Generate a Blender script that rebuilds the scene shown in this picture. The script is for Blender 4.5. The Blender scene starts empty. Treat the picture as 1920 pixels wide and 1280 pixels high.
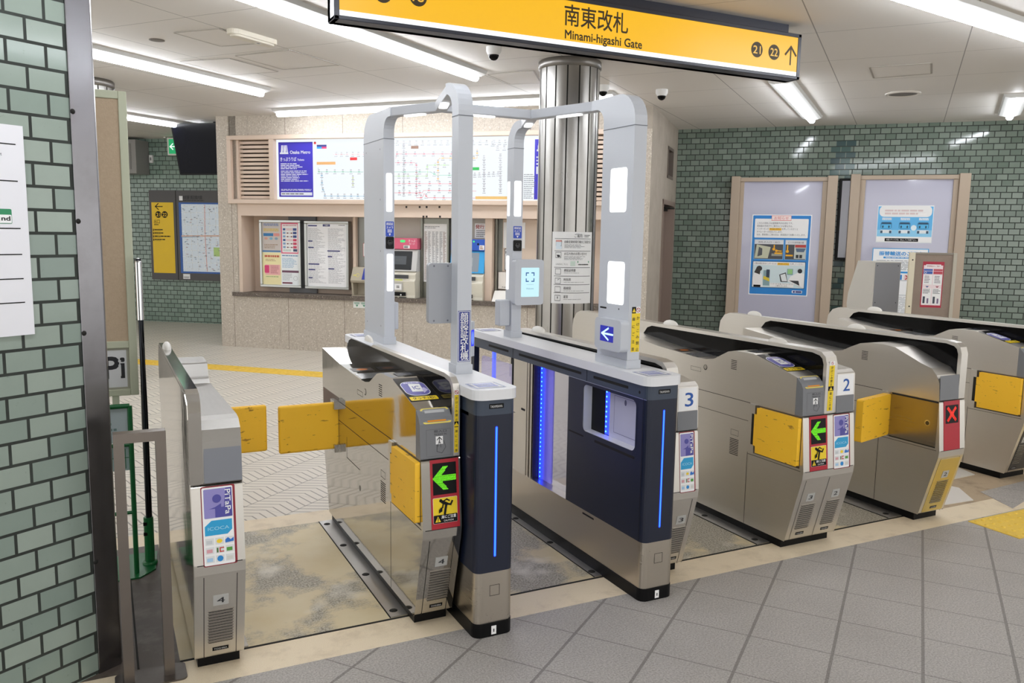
import bpy, math, random
from mathutils import Vector, Matrix
R_ = math.radians
C = bpy.context.scene.collection
SC = bpy.context.scene

# ------------------------------------------------------------------ camera
FPX, PIT, ROL, YAW, CAMH = 1541.37, R_(7.4316), R_(0.9191), R_(26.570), 1.6
cy, sy = math.cos(YAW), math.sin(YAW)
FW = Vector((sy*math.cos(PIT), cy*math.cos(PIT), -math.sin(PIT)))
RT0 = Vector((cy, -sy, 0)); UP0 = RT0.cross(FW)
RT = math.cos(ROL)*RT0 + math.sin(ROL)*UP0
UP = -math.sin(ROL)*RT0 + math.cos(ROL)*UP0
cam = bpy.data.cameras.new('camera'); camo = bpy.data.objects.new('camera', cam); C.objects.link(camo)
cam.sensor_width = 36; cam.lens = FPX/1920*36; cam.clip_start = 0.05
camo.matrix_world = Matrix(((RT.x, UP.x, -FW.x, 0), (RT.y, UP.y, -FW.y, 0), (RT.z, UP.z, -FW.z, CAMH), (0, 0, 0, 1)))
SC.camera = camo

# ------------------------------------------------------------------ world and exposure
w = bpy.data.worlds.new('world'); SC.world = w; w.use_nodes = True
bg = w.node_tree.nodes['Background']; bg.inputs[0].default_value = (1.0, 0.985, 0.96, 1); bg.inputs[1].default_value = 1.7
SC.view_settings.view_transform = 'Standard'; SC.view_settings.look = 'None'
SC.view_settings.exposure = 0.0; SC.view_settings.gamma = 1.0
TUBE = 32.0          # strength of every ceiling tube

# ------------------------------------------------------------------ materials
def lin(h):
    h = h.lstrip('#'); v = [int(h[i:i+2], 16)/255 for i in (0, 2, 4)]
    return tuple([(c/12.92 if c <= .04045 else ((c+.055)/1.055)**2.4) for c in v]) + (1,)
MATS = {}
class NT:
    def __init__(s, name):
        s.m = bpy.data.materials.new(name); s.m.use_nodes = True; s.t = s.m.node_tree; s.n = s.t.nodes
        s.b = s.n['Principled BSDF']
    def add(s, typ, **kw):
        nd = s.n.new(typ)
        for k, v in kw.items(): setattr(nd, k, v)
        return nd
    def link(s, a, b): s.t.links.new(a, b)
    def put(s, sock, v):
        if isinstance(v, bpy.types.NodeSocket): s.link(v, sock)
        else: sock.default_value = v
    def math(s, op, a, b=0.0, c=None):
        nd = s.add('ShaderNodeMath', operation=op); s.put(nd.inputs[0], a); s.put(nd.inputs[1], b)
        if c is not None: s.put(nd.inputs[2], c)
        return nd.outputs[0]
    def pos(s): return s.add('ShaderNodeNewGeometry').outputs['Position']
    def dot(s, v, vec, off=0.0):
        nd = s.add('ShaderNodeVectorMath', operation='DOT_PRODUCT'); s.link(v, nd.inputs[0]); nd.inputs[1].default_value = vec
        return s.math('SUBTRACT', nd.outputs['Value'], off) if off else nd.outputs['Value']
    def comb(s, x, y, z=0.0):
        nd = s.add('ShaderNodeCombineXYZ'); s.put(nd.inputs[0], x); s.put(nd.inputs[1], y); s.put(nd.inputs[2], z); return nd.outputs[0]
    def noise(s, vec, scale, detail=3, rough=.5, col=False):
        nd = s.add('ShaderNodeTexNoise'); s.link(vec, nd.inputs['Vector']); nd.inputs['Scale'].default_value = scale
        nd.inputs['Detail'].default_value = detail; nd.inputs['Roughness'].default_value = rough
        return nd.outputs['Color' if col else 'Fac']
    def ramp(s, fac, stops, interp='LINEAR'):
        nd = s.add('ShaderNodeValToRGB'); nd.color_ramp.interpolation = interp
        e = nd.color_ramp.elements
        while len(e) < len(stops): e.new(.5)
        for i, (p, c) in enumerate(stops):
            e[i].position = p; e[i].color = lin(c) if isinstance(c, str) else (c, c, c, 1)
        s.link(fac, nd.inputs[0]); return nd.outputs[0]
    def mix(s, fac, a, b, mode='MIX'):
        nd = s.add('ShaderNodeMix', data_type='RGBA', blend_type=mode); s.put(nd.inputs[0], fac)
        s.put(nd.inputs[6], lin(a) if isinstance(a, str) else a); s.put(nd.inputs[7], lin(b) if isinstance(b, str) else b)
        return nd.outputs[2]
    def bump(s, h, strength=.3, dist=.002):
        nd = s.add('ShaderNodeBump'); nd.inputs['Strength'].default_value = strength; nd.inputs['Distance'].default_value = dist
        s.link(h, nd.inputs['Height']); s.link(nd.outputs[0], s.b.inputs['Normal'])
    def fin(s, col=None, rough=None, metal=None, **kw):
        if col is not None: s.put(s.b.inputs['Base Color'], lin(col) if isinstance(col, str) else col)
        if rough is not None: s.put(s.b.inputs['Roughness'], rough)
        if metal is not None: s.put(s.b.inputs['Metallic'], metal)
        for k, v in kw.items(): s.put(s.b.inputs[k.replace('_', ' ')], v)
        return s.m

def flat(col, rough=.5, metal=0.0, spec=.5):
    k = ('f', col, rough, metal, spec)
    if k not in MATS:
        t = NT('paint ' + col)
        v = t.noise(t.pos(), 14, 2)
        c = t.mix(t.math('MULTIPLY', v, .10), lin(col), tuple(x*.82 for x in lin(col)[:3]) + (1,))
        MATS[k] = t.fin(c, rough, metal, Specular_IOR_Level=spec)
    return MATS[k]
def glow(col, strength):
    k = ('e', col, strength)
    if k not in MATS:
        t = NT('lit ' + col); MATS[k] = t.fin('#111111', .4, Emission_Color=lin(col), Emission_Strength=strength)
    return MATS[k]
def steel(name, col, rough, axis='y', streak=.10, bumps=.0, dirt=0.0):
    if name not in MATS:
        t = NT(name); p = t.pos()
        mp = t.add('ShaderNodeMapping'); t.link(p, mp.inputs[0])
        mp.inputs['Scale'].default_value = {'y': (60, 1.2, 220), 'z': (140, 140, 1.5), 'x': (1.2, 60, 220)}[axis]
        n1 = t.noise(mp.outputs[0], 1.0, 4, .6)
        big = t.noise(p, 3.0, 3)
        base = lin(col)
        c = t.mix(t.math('MULTIPLY', n1, .14 if axis == 'y' else .06), base, tuple(x*.72 for x in base[:3]) + (1,))
        if dirt:
            c = t.mix(t.math('MULTIPLY', t.ramp(t.noise(p, 5, 6, .65), [(.45, 0.0), (.75, 1.0)]), dirt), c, '#4a4038')
        r = t.math('ADD', t.math('MULTIPLY', n1, streak if axis == 'y' else streak*.35), t.math('ADD', rough-.05, t.math('MULTIPLY', big, .08)))
        if bumps: t.bump(t.noise(p, 9, 2), bumps, .004)
        MATS[name] = t.fin(c, r, 1.0)
    return MATS[name]
STEEL = lambda: steel('brushed steel', '#dcd8d1', .33)
STEELZ = lambda: steel('brushed steel upright', '#b9b6b1', .26, 'z')
POLISH = lambda: steel('polished steel', '#c8c4bd', .07, 'y', .03, .10)
DARKST = lambda: steel('dull stained steel', '#6f6a66', .42, 'z', .14, 0, .5)
WHITE = lambda: flat('#eeeeec', .45)
ARCH = lambda: flat('#c3c7ce', .35)
TOPW = lambda: flat('#e6e7ea', .35)
NAVY = lambda: flat('#151c30', .38)
SLATE = lambda: flat('#3c4656', .40)
BLACK = lambda: flat('#08080a', .4, 0, .2)
PLGREY = lambda: flat('#77797d', .42)
PLLIGHT = lambda: flat('#9a9a9a', .4)
GAP = lambda: flat('#15130f', .8)
BEIGE = lambda: flat('#d9c4b2', .45)
INK = lambda: flat('#2a2a2e', .6)
RED = lambda: flat('#b01228', .4)
def glass_black():
    if 'gb' not in MATS:
        t = NT('black glass'); MATS['gb'] = t.fin('#050506', .10, 0, Specular_IOR_Level=.16)
    return MATS['gb']
def clear(name, col, alpha, rough=.05, emis=0.0):
    if name not in MATS:
        t = NT(name); MATS[name] = t.fin(col, rough, 0, Alpha=alpha, Emission_Color=lin(col), Emission_Strength=emis)
    return MATS[name]
def yellow_foam():
    if 'yf' not in MATS:
        t = NT('yellow padded flap'); p = t.pos()
        mp = t.add('ShaderNodeMapping'); t.link(p, mp.inputs[0]); mp.inputs['Scale'].default_value = (9, 9, 40)
        mp.inputs['Rotation'].default_value = (.15, .1, 0)
        n = t.noise(mp.outputs[0], 1.3, 3, .7)
        cr = t.ramp(n, [(.335, 1.0), (.36, 0.0)])
        c = t.mix(t.math('MULTIPLY', t.noise(p, 7, 3), .4), '#ffca30', '#f8b51e')
        c = t.mix(t.math('MULTIPLY', cr, .7), c, '#7d4d0c')
        t.bump(t.math('SUBTRACT', 1.0, cr), .4, .003)
        MATS['yf'] = t.fin(c, .5, 0)
    return MATS['yf']
def tile_mat(name, U, ca, cb, cg, bw, rh, off, uo=0.0, zo=0.0, mort=.005, rough=.09):
    if name not in MATS:
        t = NT(name); p = t.pos()
        u = t.dot(p, U, uo); sp = t.add('ShaderNodeSeparateXYZ'); t.link(p, sp.inputs[0])
        v = t.comb(u, t.math('SUBTRACT', sp.outputs[2], zo))
        br = t.add('ShaderNodeTexBrick', offset=off, squash=1.0); t.link(v, br.inputs['Vector'])
        for k, x in (('Scale', 1.0), ('Mortar Size', mort), ('Mortar Smooth', .15), ('Bias', 0.0), ('Brick Width', bw), ('Row Height', rh)): br.inputs[k].default_value = x
        br.inputs['Color1'].default_value = lin(ca); br.inputs['Color2'].default_value = lin(cb); br.inputs['Mortar'].default_value = lin(cg)
        n = t.noise(p, 9, 4, .6); c = t.mix(t.math('MULTIPLY', n, .25), br.outputs['Color'], tuple(x*.7 for x in lin(ca)[:3]) + (1,))
        spk = t.ramp(t.noise(p, 55, 5, .7), [(.66, 0.0), (.74, 1.0)])
        c = t.mix(t.math('MULTIPLY', spk, .35), c, cg)
        fac = br.outputs['Fac']
        h = t.math('SUBTRACT', t.math('MULTIPLY', t.noise(p, 16, 2), .25), fac)
        t.bump(h, .35, .003)
        r = t.math('ADD', rough, t.math('MULTIPLY', fac, .6))
        MATS[name] = t.fin(c, r, 0)
    return MATS[name]
def stone_mat(name, U, ca, cb, fleck, dark, seam=.0, seamz=None):
    if name not in MATS:
        t = NT(name); p = t.pos()
        n = t.noise(p, 45, 6, .75); c = t.mix(t.ramp(n, [(.35, 0.0), (.65, 1.0)]), ca, cb)
        vz = t.add('ShaderNodeTexVoronoi'); t.link(p, vz.inputs['Vector']); vz.inputs['Scale'].default_value = 38
        fl = t.ramp(vz.outputs['Distance'], [(.16, 1.0), (.24, 0.0)]); fm = t.math('MULTIPLY', fl, t.ramp(t.noise(p, 17, 2), [(.45, 0.0), (.55, 1.0)]))
        c = t.mix(t.math('MULTIPLY', fm, .85), c, fleck)
        mp = t.add('ShaderNodeMapping'); t.link(p, mp.inputs[0]); mp.inputs['Scale'].default_value = (9, 9, 1.6)
        d = t.ramp(t.noise(mp.outputs[0], 1.5, 6, .7), [(.58, 0.0), (.78, 1.0)]); c = t.mix(t.math('MULTIPLY', d, .55), c, dark)
        if seam:
            u = t.dot(p, U); f = t.math('FRACT', t.math('DIVIDE', u, seam))
            c = t.mix(t.math('LESS_THAN', f, .006/seam), c, dark)
        t.bump(n, .25, .002)
        MATS[name] = t.fin(c, .55, 0)
    return MATS[name]
def concrete():
    if 'conc' not in MATS:
        t = NT('smooth concrete'); p = t.pos(); n = t.noise(p, 4, 8, .65)
        c = t.mix(n, '#b9afa2', '#8e8578'); t.bump(t.noise(p, 60, 3), .15, .002); MATS['conc'] = t.fin(c, .7)
    return MATS['conc']
def grid_floor(name, bearing, pitch, u0, v0, ca, cb, groove, gu, gv, rough, speck):
    if name not in MATS:
        t = NT(name); p = t.pos(); a = R_(bearing)
        u = t.dot(p, (math.sin(a), math.cos(a), 0), u0); v = t.dot(p, (math.cos(a), -math.sin(a), 0), v0)
        fu = t.math('ABSOLUTE', t.math('SUBTRACT', t.math('FRACT', t.math('ADD', t.math('DIVIDE', u, pitch), .5)), .5))
        fv = t.math('ABSOLUTE', t.math('SUBTRACT', t.math('FRACT', t.math('ADD', t.math('DIVIDE', v, pitch), .5)), .5))
        g = t.math('MAXIMUM', t.math('LESS_THAN', fu, gu/pitch/2), t.math('LESS_THAN', fv, gv/pitch/2))
        n = t.noise(p, 130, 4, .85); big = t.noise(p, 1.7, 4, .6)
        c = t.mix(t.ramp(n, [(.38, 0.0), (.62, 1.0)]), ca, cb)
        c = t.mix(t.math('MULTIPLY', t.ramp(big, [(.4, 0.0), (.7, 1.0)]), .22), c, speck)
        c = t.mix(t.math('MULTIPLY', g, .55), c, groove)
        t.bump(t.math('SUBTRACT', t.math('MULTIPLY', n, .35), g), .3, .003)
        MATS[name] = t.fin(c, rough)
    return MATS[name]
def zigzag_floor():
    if 'zz' not in MATS:
        t = NT('white relief floor tile'); p = t.pos(); a = R_(50.7)
        u = t.dot(p, (math.sin(a), math.cos(a), 0)); v = t.dot(p, (math.cos(a), -math.sin(a), 0))
        P = .30
        fv = t.math('FRACT', t.math('DIVIDE', v, P)); tri = t.math('ABSOLUTE', t.math('SUBTRACT', fv, .5))
        z = t.math('FRACT', t.math('ADD', t.math('MULTIPLY', u, 1/.058), t.math('MULTIPLY', tri, 2.4)))
        line = t.ramp(z, [(.0, 1.0), (.13, 1.0), (.19, 0.0), (1.0, 0.0)])
        jv = t.math('LESS_THAN', fv, .022); ju = t.math('LESS_THAN', t.math('FRACT', t.math('DIVIDE', u, P)), .012)
        j = t.math('MAXIMUM', jv, t.math('MULTIPLY', ju, .6))
        n = t.noise(p, 2.2, 4, .6); c = t.mix(t.math('MULTIPLY', n, .45), '#e0d9cc', '#c9bfae')
        c = t.mix(t.math('MULTIPLY', line, .72), c, '#5f574c'); c = t.mix(t.math('MULTIPLY', j, .65), c, '#5b544a')
        t.bump(t.math('SUBTRACT', 1.0, line), .3, .002)
        MATS['zz'] = t.fin(c, .35)
    return MATS['zz']
def ochre_plate():
    if 'op' not in MATS:
        t = NT('worn lane plate'); p = t.pos()
        n = t.noise(p, 1.9, 6, .62); gr = t.noise(p, 110, 4, .85)
        c = t.mix(t.noise(p, 5, 4), '#c9b587', '#dbd0b4')
        sx = t.add('ShaderNodeSeparateXYZ'); t.link(p, sx.inputs[0]); lane = t.math('ABSOLUTE', t.math('SUBTRACT', t.math('FRACT', t.math('DIVIDE', t.math('SUBTRACT', sx.outputs[0], .25), 1.02)), .5))
        wear = t.ramp(t.math('SUBTRACT', n, t.math('MULTIPLY', lane, .55)), [(.36, 0.0), (.44, 1.0)])
        g = t.mix(t.ramp(gr, [(.40, 0.0), (.60, 1.0)]), '#4d4942', '#c2bdb0')
        c = t.mix(t.math('MULTIPLY', wear, .85), c, g)
        wp = t.ramp(t.noise(p, 3.7, 3), [(.60, 0.0), (.72, 1.0)]); c = t.mix(t.math('MULTIPLY', wp, .7), c, '#e4dfd2')
        sp = t.ramp(t.noise(p, 23, 2), [(.73, 0.0), (.76, 1.0)]); c = t.mix(sp, c, '#3a3733')
        t.bump(gr, .2, .002); MATS['op'] = t.fin(c, .48)
    return MATS['op']
def speckled(name, ca, cb, dark, rough=.5, dirt=.3):
    if name not in MATS:
        t = NT(name); p = t.pos(); n = t.noise(p, 330, 3, .8)
        c = t.mix(t.ramp(n, [(.35, 0.0), (.65, 1.0)]), ca, cb)
        d = t.ramp(t.noise(p, 6, 6, .7), [(.5, 0.0), (.75, 1.0)]); c = t.mix(t.math('MULTIPLY', d, dirt), c, dark)
        MATS[name] = t.fin(c, rough)
    return MATS[name]
def ceiling_mat():
    if 'ceil' not in MATS:
        t = NT('painted ceiling board'); p = t.pos(); a = R_(52.0)
        u = t.dot(p, (math.sin(a), math.cos(a), 0), 4.51); v = t.dot(p, (math.cos(a), -math.sin(a), 0), .30)
        j = t.math('MAXIMUM', t.math('LESS_THAN', t.math('FRACT', t.math('DIVIDE', u, 1.05)), .006), t.math('LESS_THAN', t.math('FRACT', t.math('DIVIDE', v, 1.015)), .008))
        c = t.mix(t.math('MULTIPLY', t.noise(p, 1.5, 4), .3), '#dedad4', '#cfc9c1'); c = t.mix(t.math('MULTIPLY', j, .7), c, '#5f5b56')
        MATS['ceil'] = t.fin(c, .6)
    return MATS['ceil']

# ------------------------------------------------------------------ geometry helpers
class Fr:
    """a local frame: origin, U (along), V (up), N (out)"""
    def __init__(s, o, U, V=(0, 0, 1), N=None):
        s.o = Vector(o); s.U = Vector(U).normalized(); s.V = Vector(V).normalized()
        s.N = Vector(N).normalized() if N is not None else s.U.cross(s.V)
    def p(s, u, v, n=0.0): return s.o + s.U*u + s.V*v + s.N*n
    def at(s, x, y, n=0.0):
        """where the view through photo point (x, y) meets this surface"""
        d = RT*((x-960)/FPX) - UP*((y-640)/FPX) + FW
        c = Vector((0, 0, CAMH)); k = (s.o + s.N*n - c).dot(s.N)/d.dot(s.N); q = c + d*k - s.o
        return q.dot(s.U), q.dot(s.V)
    def sub(s, u, v, n=0.0): return Fr(s.p(u, v, n), s.U, s.V, s.N)
WXY = Fr((0, 0, 0), (1, 0, 0), (0, 1, 0))
class MB:
    def __init__(s): s.v = []; s.f = []; s.m = []; s.sm = []; s.mats = []; s.lay = 0; s.boxes = []
    def mi(s, mat):
        if mat not in s.mats: s.mats.append(mat)
        return s.mats.index(mat)
    def add(s, vs, fs, mat, smooth=False):
        b = len(s.v); s.v += [tuple(x) for x in vs]; k = s.mi(mat)
        for f in fs: s.f.append([b+i for i in f]); s.m.append(k); s.sm.append(smooth)
        return s
    def box(s, x0, x1, y0, y1, z0, z1, mat):
        return s.fbox(Fr((0, 0, 0), (1, 0, 0), (0, 1, 0), (0, 0, 1)), x0, x1, y0, y1, z0, z1, mat)
    def fbox(s, F, u0, u1, v0, v1, n0, n1, mat):
        vs = [F.p(u, v, n) for n in (n0, n1) for v in (v0, v1) for u in (u0, u1)]
        return s.add(vs, [(0, 2, 3, 1), (4, 5, 7, 6), (0, 1, 5, 4), (2, 6, 7, 3), (0, 4, 6, 2), (1, 3, 7, 5)], mat)
    def prism(s, F, pts, n0, n1, mat, capmat=None):
        k = len(pts); vs = [F.p(u, v, n0) for u, v in pts] + [F.p(u, v, n1) for u, v in pts]
        s.add(vs, [(i, (i+1) % k, k+(i+1) % k, k+i) for i in range(k)], mat)
        s.add(vs, [tuple(range(k-1, -1, -1)), tuple(range(k, 2*k))], capmat or mat); return s
    def layer(s, F, pts, pad=0.0):
        """height of a printed shape: a hair above whatever it overlaps"""
        k = tuple(round(c, 4) for c in (*F.p(0, 0, 0), *F.p(.1, .1, 0))); us = [p[0] for p in pts]; vs = [p[1] for p in pts]
        b = (min(us)-pad, min(vs)-pad, max(us)+pad, max(vs)+pad); e = 1e-6; L = 1
        for kk, c, l in s.boxes:
            if kk == k and b[0] < c[2]-e and c[0] < b[2]-e and b[1] < c[3]-e and c[1] < b[3]-e and l >= L: L = l+1
        s.boxes.append((k, b, L)); return L*s.step
    def poly(s, F, pts, mat, n=None):
        """flat printed shape"""
        if n is None: n = s.layer(F, pts)
        s.add([F.p(u, v, n) for u, v in pts], [tuple(range(len(pts)))], mat); return s
    step = .00035
    def rect(s, F, u0, v0, u1, v1, mat, n=None): return s.poly(F, [(u0, v0), (u1, v0), (u1, v1), (u0, v1)], mat, n)
    def rrect(s, F, u0, v0, u1, v1, r, mat, n=None): return s.poly(F, rr(u0, v0, u1, v1, r), mat, n)
    def disc(s, F, u, v, r, mat, ry=None, k=24): return s.poly(F, [(u+r*math.cos(2*math.pi*i/k), v+(ry or r)*math.sin(2*math.pi*i/k)) for i in range(k)], mat)
    def ring(s, F, u, v, r0, r1, mat, k=28):
        n = s.layer(F, [(u-r1, v-r1), (u+r1, v+r1)]); a = [2*math.pi*i/k for i in range(k)]
        vs = [F.p(u+r0*math.cos(t), v+r0*math.sin(t), n) for t in a]+[F.p(u+r1*math.cos(t), v+r1*math.sin(t), n) for t in a]
        return s.add(vs, [(i, (i+1) % k, k+(i+1) % k, k+i) for i in range(k)], mat)
    def line(s, F, pts, w, mat, n=None):
        if n is None: n = s.layer(F, pts, w/2)
        for q, ((a, b), (c, d)) in enumerate(zip(pts, pts[1:])):
            L = math.hypot(c-a, d-b) or 1; du, dv = (c-a)/L*w/2, (d-b)/L*w/2
            s.add([F.p(x, y, n+(q % 2)*.00005) for x, y in ((a-du+dv, b-dv-du), (c+du+dv, d+dv-du), (c+du-dv, d+dv+du), (a-du-dv, b-dv+du))], [(0, 1, 2, 3)], mat)
        return s
    def frame(s, F, u0, v0, u1, v1, w, mat, n=None): return s.line(F, [(u0, v0), (u1, v0), (u1, v1), (u0, v1), (u0, v0)], w, mat, n)
    def text(s, F, body, u, v, h, mat, align='L', width=None, bold=0.0, rot=0.0):
        """real lettering; h = cap height; (u, v) = baseline start / centre"""
        vs, fs = glyphs(body, 0)
        if not vs: return s
        x0 = min(p[0] for p in vs); x1 = max(p[0] for p in vs); k = h/.73; kx = k
        if width: kx = width/(x1-x0)
        W = (x1-x0)*kx; a = {'L': 0, 'C': -W/2, 'R': -W}[align]
        cr, sr = math.cos(rot), math.sin(rot); uv = [(u+((x-x0)*kx+a)*cr-y*k*sr, v+((x-x0)*kx+a)*sr+y*k*cr) for x, y in vs]; n = s.layer(F, uv)
        for q, (du, dv) in enumerate([(0, 0)] if not bold else [(bold*h*i, bold*h*j) for i, j in ((-1, -1), (1, -1), (-1, 1), (1, 1))]): s.add([F.p(x+du*kx/k, y+dv, n+q*.00006) for x, y in uv], fs, mat)
        return s
    def vtext(s, F, body, u, v, h, mat, pitch=None, bold=0.0):
        """characters set one below the other, u = centre, v = top"""
        for i, ch in enumerate(body): s.text(F, ch, u, v-(i+.90)*(pitch or h*1.12), h*.70, mat, 'C', bold=bold)
        return s
    def greek(s, F, u0, v0, u1, v1, rows, mat, fill=.6, seed=1, cut=.35):
        """print too small to read in the photo: rows of short dashes"""
        rnd = random.Random(seed); n = s.layer(F, [(u0, v0), (u1, v1)]); rh = (v1-v0)/rows
        for i in range(rows):
            y = v1-(i+.5)*rh; u = u0; end = u1-(u1-u0)*rnd.random()*cut
            while u < end:
                L = min((u1-u0)*(.05+.16*rnd.random()), end-u); s.add([F.p(a, b, n) for a, b in ((u, y-rh*fill/2), (u+L, y-rh*fill/2), (u+L, y+rh*fill/2), (u, y+rh*fill/2))], [(0, 1, 2, 3)], mat); u += L+(u1-u0)*.022
        return s
    def tube(s, pts, r, mat, k=12, caps=True):
        P = [Vector(p) for p in pts]; vs = []
        for i, p in enumerate(P):
            d = ((P[min(i+1, len(P)-1)]-p).normalized() if i < len(P)-1 else Vector()) + ((p-P[i-1]).normalized() if i else Vector())
            d.normalize(); a = d.cross(Vector((0, 0, 1)));
            if a.length < 1e-3: a = d.cross(Vector((0, 1, 0)))
            a.normalize(); b = d.cross(a)
            vs += [p+(a*math.cos(2*math.pi*j/k)+b*math.sin(2*math.pi*j/k))*r for j in range(k)]
        s.add(vs, [(i*k+j, i*k+(j+1) % k, (i+1)*k+(j+1) % k, (i+1)*k+j) for i in range(len(P)-1) for j in range(k)], mat, True)
        if caps: s.add(vs, [tuple(range(k)), tuple(range((len(P)-1)*k, len(P)*k))], mat)
        return s
    def lathe(s, c, prof, mat, k=32, axis=(0, 0, 1), smooth=True):
        A = Vector(axis); B = A.orthogonal().normalized() if abs(A.z) < .9 else Vector((1, 0, 0)); D = A.cross(B); c = Vector(c)
        vs = [c+A*z+(B*math.cos(2*math.pi*j/k)+D*math.sin(2*math.pi*j/k))*max(r, 1e-5) for r, z in prof for j in range(k)]
        return s.add(vs, [(i*k+j, i*k+(j+1) % k, (i+1)*k+(j+1) % k, (i+1)*k+j) for i in range(len(prof)-1) for j in range(k)], mat, smooth)
    def sweep(s, pts, w, h, mat):
        """level bar of rectangular section along pts with mitred bends; pts on its centre line"""
        P = [Vector(p) for p in pts]; vs = []
        for i, p in enumerate(P):
            d0 = (P[i]-P[i-1]).normalized() if i else (P[1]-P[0]).normalized(); d1 = (P[i+1]-P[i]).normalized() if i < len(P)-1 else d0
            n0 = Vector((-d0.y, d0.x, 0)).normalized(); n1 = Vector((-d1.y, d1.x, 0)).normalized(); m = (n0+n1).normalized(); m *= 1/max(.3, m.dot(n0))
            vs += [p-m*w/2-Vector((0, 0, h/2)), p+m*w/2-Vector((0, 0, h/2)), p+m*w/2+Vector((0, 0, h/2)), p-m*w/2+Vector((0, 0, h/2))]
        fs = [(i*4+j, i*4+(j+1) % 4, i*4+4+(j+1) % 4, i*4+4+j) for i in range(len(P)-1) for j in range(4)]
        return s.add(vs, fs+[(3, 2, 1, 0), tuple(len(vs)-4+i for i in range(4))], mat)
    def build(s, name, parent=None, bevel=0.0, seg=2, **props):
        base = Vector((0, 0, 0)); q = parent
        while q is not None: base += q.location; q = q.parent
        V = [Vector(v) for v in s.v]
        if parent is None and V:
            base = Vector(((min(v.x for v in V)+max(v.x for v in V))/2, (min(v.y for v in V)+max(v.y for v in V))/2, min(v.z for v in V)))
        me = bpy.data.meshes.new(name); me.from_pydata([v-base for v in V], [], s.f)
        for m in s.mats: me.materials.append(m)
        me.polygons.foreach_set('material_index', s.m); me.polygons.foreach_set('use_smooth', s.sm); me.update()
        o = bpy.data.objects.new(name, me); C.objects.link(o)
        if parent is None: o.location = base
        else: o.parent = parent
        if bevel:
            b = o.modifiers.new('bevel', 'BEVEL'); b.width = bevel; b.segments = seg; b.limit_method = 'ANGLE'; b.angle_limit = R_(38)
        for k, v in props.items(): o[k] = v
        return o
def rr(u0, v0, u1, v1, r, k=5):
    out = []
    for cx, cy_, a0 in ((u1-r, v0+r, -90), (u1-r, v1-r, 0), (u0+r, v1-r, 90), (u0+r, v0+r, 180)):
        for i in range(k+1): a = R_(a0+90*i/k); out.append((cx+r*math.cos(a), cy_+r*math.sin(a)))
    return out
_G = {}
def glyphs(body, bold):
    key = (body, bold)
    if key not in _G:
        c = bpy.data.curves.new('t', 'FONT'); c.body = body; c.resolution_u = 3; c.offset = bold
        o = bpy.data.objects.new('t', c); C.objects.link(o)
        m = bpy.data.meshes.new_from_object(o.evaluated_get(bpy.context.evaluated_depsgraph_get()))
        _G[key] = ([(v.co.x, v.co.y) for v in m.vertices], [tuple(p.vertices) for p in m.polygons])
        bpy.data.objects.remove(o); bpy.data.meshes.remove(m); bpy.data.curves.remove(c)
    return _G[key]
def thing(name, label, cat, loc, group=None):
    o = bpy.data.objects.new(name, None); C.objects.link(o); o.location = loc; o.empty_display_size = .1
    o['label'] = label; o['category'] = cat
    if group: o['group'] = group
    return o
def struct(mb, name, **k): return mb.build(name, kind='structure', **k)
def tagd(mb, name, label, cat, group=None, **k):
    o = mb.build(name, **k); o['label'] = label; o['category'] = cat
    if group: o['group'] = group
    return o
def ceil_at(x, y, z=3.1):
    d = RT*((x-960)/FPX) - UP*((y-640)/FPX) + FW; k = (z-CAMH)/d.z; return Vector((0, 0, CAMH)) + d*k
def at_depth(x, y, dep):
    return Vector((0, 0, CAMH)) + (RT*((x-960)/FPX) - UP*((y-640)/FPX) + FW)*dep
CZ = 3.1
TK = Fr((1.461, 11.914, 0), (.746, -.666, 0), (0, 0, 1), (-.666, -.746, 0))
SD = Fr((5.801, 8.042, 0), (.709, .705, 0), (0, 0, 1), (.705, -.709, 0))
RW = Fr((7.381, 9.614, 0), (.688, -.726, 0), (0, 0, 1), (-.726, -.688, 0))
LW = Fr((.614, 15.655, 0), (.788, -.616, 0), (0, 0, 1), (-.616, -.788, 0))
NW = Fr((-.072, 3.159, 0), (-.848, -.53, 0), (0, 0, 1), (.53, -.848, 0))
A52 = R_(52.2); BU = Vector((math.sin(A52), math.cos(A52), 0)); BV = Vector((math.cos(A52), -math.sin(A52), 0))

# ------------------------------------------------------------------ the setting: floor
GREY = grid_floor('grey floor tile', 52.77, .3164, 3.9, .12, '#8f8a85', '#c0bbb5', '#4d4844', .006, .012, .5, '#77736f')
CREAM = speckled('cream terrazzo', '#dfccac', '#efe2c9', '#8a7250', .45, .35)
mb = MB(); mb.box(-5, 12, -5, 2.92, -.06, 0, GREY); struct(mb, 'floor')
mb = MB(); mb.box(-5, 12, 2.92, 3.118, -.06, 0, CREAM); struct(mb, 'floor')
mb = MB(); mb.box(-5, 12, 4.405, 4.585, -.06, 0, CREAM); struct(mb, 'floor')
mb = MB(); mb.box(-12, 20, 4.585, 24, -.06, 0, zigzag_floor()); struct(mb, 'floor')
mb = MB(); mb.box(.2, 4.4, 3.118, 4.405, -.06, 0, ochre_plate())
mb.box(.2, 4.4, 3.118, 3.130, 0, .0015, GAP()); struct(mb, 'floor')
mb = MB(); mb.box(-5, .2, 3.118, 4.405, -.06, 0, speckled('dark scuffed plate', '#4a4039', '#5d534a', '#8d857c', .5, .5))
mb.box(.055, .062, 3.13, 4.4, 0, .002, GAP()); struct(mb, 'floor')
mb = MB(); mb.box(4.4, 12, 3.118, 4.405, -.06, 0, speckled('patched cement', '#a08d74', '#c2ad8f', '#5f5140', .7, .7)); struct(mb, 'floor')
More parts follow.
